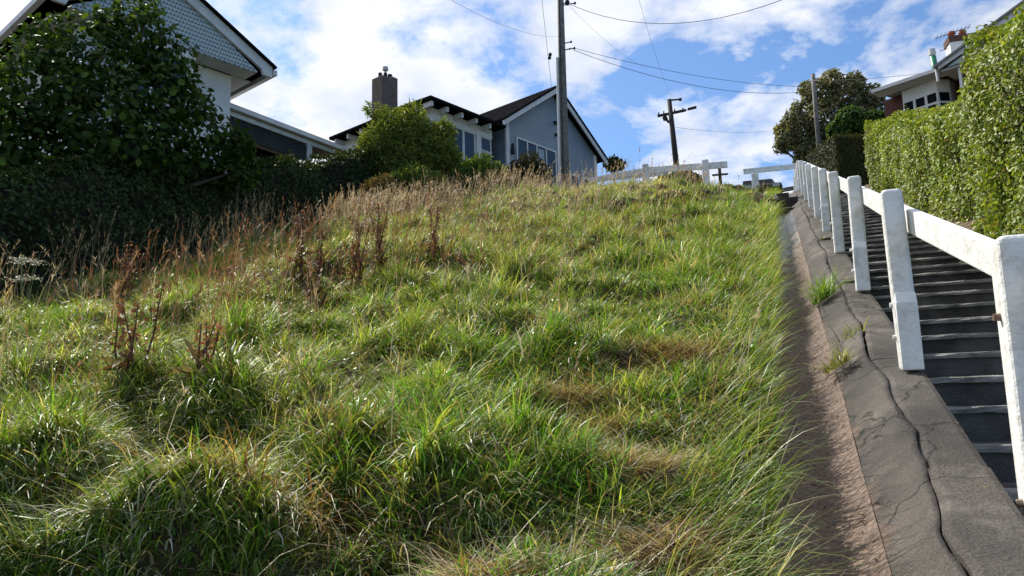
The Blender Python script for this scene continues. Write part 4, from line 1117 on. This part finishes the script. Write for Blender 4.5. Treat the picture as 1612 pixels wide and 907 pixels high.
# sunroom wing (its own low roof), part of the same house
wc = at(678, 152, 24.0); wr = at(791, 199.5, 26.6); wlft = at(515, 215, 27.9)
sr = empty('sunroom', (wc[0], wc[1], hz0), math.atan2(wr[1] - wc[1], wr[0] - wc[0]), 'white framed sunroom with flat dark eaves and rafter tails, behind the feathery tree', 'house wing')
ez_ = wc[2] - hz0
Lr = math.hypot(wr[0] - wc[0], wr[1] - wc[1]); Ll = 5.6
slab([(-.0, -.0, ez_ + .04), (Lr + .2, 0, ez_ + .04), (Lr + .2, Ll, ez_ + .04), (0, Ll, ez_ + .04)], .10).build('roof', M['roof'], sr)
slab([(0.02, .02, ez_ + .06), (Lr + .15, .02, ez_ + .06), (Lr + .1, Ll * .5, ez_ + .45), (.5, Ll * .5, ez_ + .45)], .05).build('roof', M['roof'], sr)
for xx in np.arange(.12, Lr, .72):
    mb = MB(); mb.box(xx, xx + .10, .10, .55, ez_ - .24, ez_ - .065); mb.build('rafter', M['gutterwhite'], sr)
for yy in np.arange(.8, Ll, .75):
    mb = MB(); mb.box(.10, .55, yy, yy + .10, ez_ - .24, ez_ - .065); mb.build('rafter', M['gutterwhite'], sr)
i0 = .58
mb = MB(); mb.box(i0, Lr, i0, Ll, -1.5, .9); mb.box(i0 + .02, Lr, i0 + .02, Ll, .9, ez_ - .07); mb.build('wall', M['bluegrey'], sr)
mb = MB(); mb.box(i0 - .06, Lr, i0 - .06, i0 + .015, ez_ - .42, ez_ - .07); mb.box(i0 - .06, i0 + .015, i0 + .02, Ll, ez_ - .42, ez_ - .07); mb.build('frieze', M['wallwhite'], sr)
for j, (x0, x1) in enumerate(((.82, 1.38), (1.48, 2.04), (2.14, 2.64))):
    window(sr, x0, x1, .6, ez_ - .48, i0, 1, 1, .055)
mb = MB(); mb.box(i0 - .07, i0 + .14, i0 - .07, i0 - .0, -1.2, ez_ - .425); mb.build('corner_board', M['wallwhite'], sr)
mb = MB(); mb.box(2.74, 2.95, i0 - .08, i0 - .003, -1.2, ez_ - .425); mb.build('corner_board', M['wallwhite'], sr)
dw = window(sr, 3.02, 3.5, -.9, ez_ - 1.05, i0, 1, 1, .05, 'door')
window(sr, 3.02, 3.5, ez_ - .95, ez_ - .48, i0, 1, 1, .05)
for (y0, y1) in ((.85, 1.7), (1.9, 2.75), (2.95, 3.8), (4.0, 4.85)):
    fb = MB(); fb.box(i0 - .045, i0 - .003, y0 - .06, y1 + .06, .5, ez_ - .44); w_ = fb.build('window', M['wallwhite'], sr)
    gb = MB(); gb.box(i0 - .052, i0 - .047, y0, y1, .58, ez_ - .5); gb.build('pane', M['glass'], w_)
# brown chimney rising behind the feathery tree
cp = at(606, 160, 29.5); ct_ = at(606, 122, 29.5)
ch = empty('chimney', (cp[0], cp[1], 8.5), RZ, 'brown brick chimney with three dark pots behind the feathery tree', 'chimney')
tz = ct_[2] - 8.5
mb = MB(); mb.box(-.42, .10, -.32, .32, 0, tz - .12); mb.box(.105, .42, -.30, .30, 0, tz); mb.build('stack', M['brick'], ch, bevel=.02)
for x, h, r in ((-.25, .22, .09), (.02, .30, .09), (.26, .20, .11)):
    mb = MB(); z0 = tz - .12 if x < .1 else tz; mb.tube([(x, 0, z0), (x, 0, z0 + h)], [r, r * .85], 10); mb.build('pot', M['black'], ch)
mb = MB(); mb.tube([(.02, 0, tz + .18), (.02, 0, tz + .30), (.02, 0, tz + .31), (.02, 0, tz + .45)], [.05, .05, .12, .11], 10); mb.build('cowl', M['steel'], ch)

# House C behind the right hedge
c1 = at(1378, 139, 31.5); c2 = at(1484, 113, 30.6)
Lc = math.hypot(c2[0] - c1[0], c2[1] - c1[1]); zC = 9.3
hC = empty('brick_house', (c1[0], c1[1], zC), math.atan2(c2[1] - c1[1], c2[0] - c1[0]), 'brick house with white bay window and pale gable behind the right-hand hedge', 'house')
eC = (c1[2] + c2[2]) / 2 - zC
slab([(-.1, -.1, eC + .04), (Lc + .1, -.1, eC + .04), (Lc + .1, 3.5, eC + .42), (-.1, 3.5, eC + .42)], .08).build('roof', M['roofgrey'], hC)
mb = MB(); mb.box(-.1, Lc, -.02, .55, eC - .10, eC - .045); mb.build('soffit', M['soffit'], hC)
mb = MB(); mb.box(-.12, Lc, -.14, -.103, eC - .08, eC + .05); mb.build('fascia', M['gutterwhite'], hC)
mb = MB(); mb.box(-.4, Lc + 3, 1.5, 6, -1, eC + .1); mb.build('wall', M['redbrick'], hC)
# faceted bay: three facets
f0 = [(.55, 1.2), (.75, .62), (2.15, .50), (2.45, .95)]
f0 = [(x * Lc / 2.62, y) for x, y in f0]
by = MB(); by.prism(f0 + [(f0[3][0], 1.495), (f0[0][0], 1.495)], 'z', -1, eC - .105); bay = by.build('bay', M['wallwhite'], hC)
def facet(p, q, n):
    p = Vector((*p, 0)); q = Vector((*q, 0)); t = (q - p); ln = t.length; t /= ln; nrm = Vector((t.y, -t.x, 0))
    for i in range(n):
        a = p + t * (ln * (i + .13) / n); b_ = p + t * (ln * (i + .87) / n)
        for z0, z1 in ((eC - .95, eC - .62), (eC - 1.9, eC - 1.05)):
            mb = MB(); o_ = nrm * .004; e_ = nrm * .02
            P4 = [a + o_, b_ + o_, b_ + e_, a + e_]
            mb.hexa([(*v.xy, z0) for v in P4] + [(*v.xy, z1) for v in P4]); mb.build('pane', M['carglass'], bay)
facet(f0[0], f0[1], 1); facet(f0[1], f0[2], 3); facet(f0[2], f0[3], 1)
# gable to the right
gC = at(1481, 104, 30.2); gD = at(1572, 38, 29.6)
x0 = Lc + .02; slope = (gD[2] - gC[2]) / math.hypot(gD[0] - gC[0], gD[1] - gC[1]); zg = gC[2] - zC; hw = 2.9
mb = MB(); mb.prism([(x0, zg - .12), (x0, zg + .02), (x0 + hw, zg + .02 + slope * hw), (x0 + 2 * hw, zg + .02), (x0 + 2 * hw, zg - .12), (x0 + hw, zg - .14 + slope * hw - .1), ], 'y', -.45, -.39); mb.build('barge_board', M['gutterwhite'], hC)
mb = MB(); mb.prism([(x0 + .25, zg - .1), (x0 + hw, zg + slope * hw - .16), (x0 + 2 * hw - .25, zg - .1)], 'y', -.36, -.3); mb.build('gable_face', M['paleblue'], hC)
for s in (0, 1):
    xa = x0 - .12 if s == 0 else x0 + 2 * hw + .12; xb = x0 + hw
    slab([(xa, -.55, zg + .03), (xb, -.55, zg + .10 + slope * hw), (xb, 6, zg + .10 + slope * hw), (xa, 6, zg + .03)], .07).build('roof', M['roofgrey'], hC)
mb = MB(); mb.box(x0 + .05, x0 + 2 * hw - .1, -.28, .9, zg - .18, zg - .11); mb.build('soffit', M['soffit'], hC)
mb = MB(); mb.box(x0 + .3, x0 + 2 * hw - .3, .7, 1.4, -1, zg - .19); mb.build('wall', M['redbrick'], hC)
mb = MB(); mb.box(x0 + .55, x0 + .64, -.2, -.1, -1, zg - .19); mb.build('porch_post', M['wallwhite'], hC)
window(hC, x0 + 1.0, x0 + 2.2, zg - 1.8, zg - .4, .7, 2, 2, .08)
mb = MB(); mb.tube([(x0 - .12, -.3, zg - .05), (x0 - .10, -.3, zg - .5)], .05, 8); mb.build('downpipe', M['gutterwhite'], hC)
# chimney with cap and pots
cc = at(1508, 70, 32.5); bz = cc[2] - .8
hc = empty('chimney', (cc[0], cc[1], bz - 1.5), .1, 'white chimney with red brick cap and two terracotta pots on the brick house', 'chimney')
zt = at(1508, 70, 32.5)[2] - bz + 1.5
mb = MB(); mb.box(-.36, .36, -.3, .3, 0, zt); mb.build('stack', M['wallwhite'], hc)
mb = MB(); mb.box(-.40, .40, -.34, .34, zt + .002, zt + .24); mb.build('cap', M['redbrick'], hc)
for x in (-.18, .2):
    mb = MB(); mb.tube([(x, 0, zt + .24), (x, 0, zt + .42), (x, 0, zt + .43), (x, 0, zt + .52)], [.13, .11, .14, .13], 10); mb.build('pot', M['terracotta'], hc)
fl = at(1474, 112, 31.5)
fo = empty('flue', (fl[0], fl[1], fl[2] - .5), 0, 'green stove flue with silver cowl on the brick house roof', 'flue'); fo.rotation_euler = (0, rad(-3), 0)
mb = MB(); mb.tube([(0, 0, 0), (0, 0, 1.1)], .11, 12); mb.build('pipe', M['green'], fo, smooth=True)
mb = MB(); mb.tube([(0, 0, 1.1), (0, 0, 1.16), (0, 0, 1.17), (0, 0, 1.38)], [.09, .09, .13, .12], 12); mb.build('cowl', M['steel'], fo)
an = at(1497, 52, 32.4)
ae = empty('aerial', (an[0], an[1], an[2] - 1.4), 0, 'thin television aerial beside the white chimney', 'aerial')
mb = MB(); mb.tube([(0, 0, 0), (0, 0, 1.5)], .02, 6); mb.build('mast', M['steel'], ae)
mb = MB(); mb.tube([(-.55, 0, 1.28), (.65, 0, 1.52)], .014, 5)
for i in range(9):
    x = -.5 + i * .14; mb.tube([(x, -.22, 1.29 + (x + .55) * .2), (x, .22, 1.29 + (x + .55) * .2)], .008, 4)
mb.tube([(-.45, 0, .75), (.0, 0, .8)], .012, 5); mb.build('antenna', M['black'], ae)

# low grey-roofed shed behind the crest fence
s0 = at(926, 279, 31); s1 = at(1050, 268, 33)
sh_ = empty('shed', (s0[0], s0[1], s0[2] - 2.2), math.atan2(s1[1] - s0[1], s1[0] - s0[0]), 'low grey roofed shed with white edge behind the crest fence', 'shed')
Ls = math.hypot(s1[0] - s0[0], s1[1] - s0[1])
slab([(0, -.1, 2.12), (Ls, -.1, 2.12 + (s1[2] - s0[2])), (Ls, 1.4, 2.42 + (s1[2] - s0[2])), (0, 1.4, 2.42)], .05).build('roof', M['roofgrey'], sh_)
mb = MB(); mb.beam((0, -.12, 2.0), (Ls, -.12, 2.0 + (s1[2] - s0[2])), .04, .14); mb.build('fascia', M['gutterwhite'], sh_)
mb = MB(); mb.box(.1, Ls - .1, 0, 1.3, -.6, 1.9); mb.build('wall', M['wallwhite'], sh_)

# ------------------------------------------------------------------ poles and wires
def crossarm(mb, c, half, direction, sz=.1):
    c = Vector(c); d = Vector(direction).normalized(); mb.beam(c - d * half, c + d * half, sz, sz)
b0 = at(890, 292, 24); t0 = at(882, 0, 24)
gz = float(ground(b0[0], b0[1]))
up = empty('utility_pole', (b0[0], b0[1], gz), 0, 'tall grey utility pole with white conduit standing on the grass crest', 'utility pole')
ax = (t0[0] - b0[0]) / (t0[2] - b0[2])
def pol(z): return Vector((ax * z, (t0[1] - b0[1]) / (t0[2] - b0[2]) * z, z))
mb = MB(); mb.tube([pol(z) for z in (-1, 2, 5, 8.6)], [.145, .14, .122, .10], 14); mb.build('shaft', M['pole'], up, smooth=True)
hC2 = at(882, 92, 24)[2] - gz
mb = MB(); q = pol(0) ; mb.tube([pol(z) + Vector((-.145 + .01 * z / 5, -.10, 0)) for z in (-.5, 2, hC2)], .05, 8); mb.build('conduit', M['gutterwhite'], up)
mb = MB(); mb.tube([pol(z) + Vector((-.02, -.18 + .008 * z, 0)) for z in (-.5, 3, 7)], .018, 6); mb.build('cable', M['wire'], up)
for (px, py_, s) in ((893, 4, .16), (905, 5, .08), (899, 66, .07), (904, 76, .08), (897, 77, .06)):
    w_ = Vector(at(px, py_, 23.9)) - Vector(up.location)
    mb = MB(); pz = pol(w_.z); mb.tube([pz, w_], .018, 6); mb.tube([w_ + Vector((0, 0, -s * .5)), w_, w_ + Vector((0, 0, s * .5))], [s * .4, s * .55, s * .35], 8); mb.build('insulator', M['black'], up)
mb = MB(); crossarm(mb, pol(8.0) + Vector((.1, -.2, 0)), .9, (.8, .5, 0)); mb.build('crossarm', M['pole'], up)

fp0 = at(1068, 291, 43); fp1 = at(1053.5, 157, 43)
d2 = empty('utility_pole', tuple(fp0), 0, 'dark utility pole with crossarm and street light beyond the crest', 'utility pole'); V0 = Vector(fp0)
V1 = Vector(fp1) - V0
mb = MB(); mb.tube([-V1 * .3, V1 * .5, V1], [.19, .16, .13], 10); mb.build('shaft', M['poledark'], d2, smooth=True)
def rel(px, py_, d=43): return Vector(at(px, py_, d)) - V0
mb = MB(); mb.beam(rel(1035, 183), rel(1080, 173.5), .12, .13); mb.build('crossarm', M['poledark'], d2)
mb = MB(); mb.beam(rel(1053, 158), rel(1071, 156.5), .07, .08); mb.tube([rel(1071, 158.5), rel(1071, 155)], .09, 6); mb.build('top_arm', M['poledark'], d2)
mb = MB(); mb.beam(rel(1080, 173.5), rel(1085, 172.5), .05, .05); lp = rel(1089, 171)
mb.beam(lp - Vector((.22, .05, .03)), lp + Vector((.26, .05, .06)), .2, .12); mb.build('street_light', M['poledark'], d2, bevel=.03)
mb = MB(); mb.tube([rel(1047, 186), rel(1053, 193)], .07, 8); mb.tube([rel(1046, 184), rel(1048, 189)], .14, 8); mb.build('transformer_bracket', M['poledark'], d2)
for px, py_ in ((1037, 180), (1045, 178), (1062, 174.5), (1075, 172.5)):
    mb = MB(); q = rel(px, py_); mb.tube([q - Vector((0, 0, .05)), q + Vector((0, 0, .12))], [.05, .03], 6); mb.build('insulator', M['poledark'], d2)

fp0 = at(1135, 300, 88); fp1 = at(1132, 257, 88)
d3 = empty('utility_pole', tuple(fp0), 0, 'small far utility pole with one crossarm right of the crest fence post', 'utility pole'); V0 = Vector(fp0); V1 = Vector(fp1) - V0
mb = MB(); mb.tube([-V1, V1], [.22, .17], 8); mb.build('shaft', M['poledark'], d3)
mb = MB(); mb.beam(rel(1121, 276, 88), rel(1146, 274, 88), .16, .2); mb.build('crossarm', M['poledark'], d3)

fp0 = at(1290, 240, 34.5); fp1 = at(1279.5, 117, 34.5)
d4 = empty('utility_pole', tuple(fp0), 0, 'bare wooden pole standing in front of the big grey green tree', 'utility pole'); V1 = Vector(fp1) - Vector(fp0)
mb = MB(); mb.tube([-V1 * .8, V1 * .5, V1], [.11, .10, .085], 10); mb.build('shaft', M['pole'], d4, smooth=True)

def wire(p, q, sag, r, label, n=16):
    p, q = Vector(p), Vector(q)
    pts = [p.lerp(q, i / n) - Vector((0, 0, sag * 4 * (i / n) * (1 - i / n))) - p for i in range(n + 1)]
    mb = MB(); mb.tube(pts, r * .65, 5); o = mb.build('overhead_wire', M['wire'], None, smooth=True); o.location = p
    tag(o, label, 'wire', 'overhead wires')
PT = at(904, 76, 23.9); TP = at(1280, 136, 34.4)
wire(PT, at(1281, 137, 34.4), .32, .012, 'upper of two sagging wires from the tall pole to the pole in the tree')
wire(at(903, 79, 23.9), at(1281, 143, 34.4), .62, .014, 'lower more sagging wire from the tall pole to the pole in the tree')
wire(at(1281, 127, 34.4), at(1484, 111, 30.6), .1, .012, 'wire from the pole in the big tree to the brick house')
wire(at(893, 5, 23.9), at(1300, -30, 18), .9, .013, 'long wire sagging across the top right from the tall pole')
wire(at(878, 58, 24), at(690, -12, 14), .25, .006, 'thin wire from the tall pole up to the top left of the sky')
wire(at(852, -10, 26), at(868, 136, 29.2), .0, .012, 'nearly upright wire dropping to the blue grey house gable')
wire(at(895, 8, 23.9), at(1020, 108, 40), .3, .007, 'faint wire slanting down right of the tall pole')
wire(at(1000, -20, 20), at(1060, 157, 43), .4, .007, 'faint wire slanting from the top of the sky to the dark pole')
wire(at(1060, 200, 43), at(1240, 203, 60), .3, .012, 'faint level wire right of the dark pole below its crossarm')
for i, (px, py_) in enumerate(((866, 86), (865, 91))):
    mb = MB(); mb.tube([(0, 0, -.06), (0, 0, 0), (0, 0, .06)], [.05, .075, .05], 8); o = mb.build('insulator', M['black'], None); o.location = at(px, py_, 27.4)
    tag(o, ('upper' if i == 0 else 'lower') + ' of two small dark insulators on the nearly upright wire', 'insulator')

# ------------------------------------------------------------------ cars parked on the road
def car(name, label, loc, rz, paint):
    c = empty(name, loc, rz, label, 'car')
    # profile along local y (front +y), width along x
    Wd = .88
    prof = [(-2.2, .45), (-2.25, .8), (-2.15, 1.02), (-.05, 1.08), (2.0, .96), (2.2, .75), (2.2, .42), (1.9, .3), (-2.0, .3)]
    mb = MB(); mb.prism(prof, 'x', -Wd, Wd); mb.build('body', paint, c, bevel=.08, seg=3)
    cab = MB()
    lo = [(-2.05, 1.03), (.85, 1.07)]; hi = [(-1.75, 1.66), (.05, 1.68)]
    cab.hexa([(-Wd + .06, lo[0][0], lo[0][1]), (Wd - .06, lo[0][0], lo[0][1]), (Wd - .06, lo[1][0], lo[1][1]), (-Wd + .06, lo[1][0], lo[1][1]),
              (-Wd + .2, hi[0][0], hi[0][1]), (Wd - .2, hi[0][0], hi[0][1]), (Wd - .2, hi[1][0], hi[1][1]), (-Wd + .2, hi[1][0], hi[1][1])])
    cab.build('window', M['carglass'], c, bevel=.06, seg=3)
    rf_ = MB(); rf_.box(-Wd + .2, Wd - .2, -1.72, .03, 1.665, 1.72); rf_.build('roof', M['cardark'], c, bevel=.02)
    for s in (-1, 1):
        for t in (.03,):
            pl = MB(); pl.beam((s * (Wd - .075), .82, 1.08), (s * (Wd - .205), .03, 1.67), .05, .05); pl.beam((s * (Wd - .075), -2.04, 1.04), (s * (Wd - .205), -1.72, 1.66), .06, .06); pl.build('pillar', M['cardark'], c)
        m_ = MB(); m_.box(s * (Wd + .11) - .10, s * (Wd + .11) + .10, .45, .58, 1.06, 1.22); m_.build('mirror', M['black'], c, bevel=.03)
        l_ = MB(); l_.box(s * .68 - .1, s * .68 + .1, -2.27, -2.2, .82, 1.0); l_.build('tail_light', M['lampred'], c)
        h_ = MB(); h_.box(s * .62 - .15, s * .62 + .15, 2.12, 2.225, .72, .85); h_.build('headlight', M['steel'], c)
        for yy in (-1.35, 1.35):
            w_ = MB(); w_.tube([(s * .70, yy, .32), (s * .895, yy, .32)], .32, 16); o_ = w_.build('wheel', M['tyre'], c)
            hb_ = MB(); hb_.tube([(s * .89, yy, .32), (s * .905, yy, .32)], .19, 12); hb_.build('hub', M['steel'], o_)
    return c
cp = at(1192, 281, 38.5)
car('parked_car', 'dark car parked on the crest behind the short rail fence', (cp[0], cp[1], cp[2] - 1.80), rad(187), M['cardark'])
cp = at(1236, 283, 39)
car('parked_car', 'white car parked on the crest, half hidden behind the handrail posts', (cp[0] + .45, cp[1] + 2, cp[2] - 1.55), rad(165), M['carwhite'])
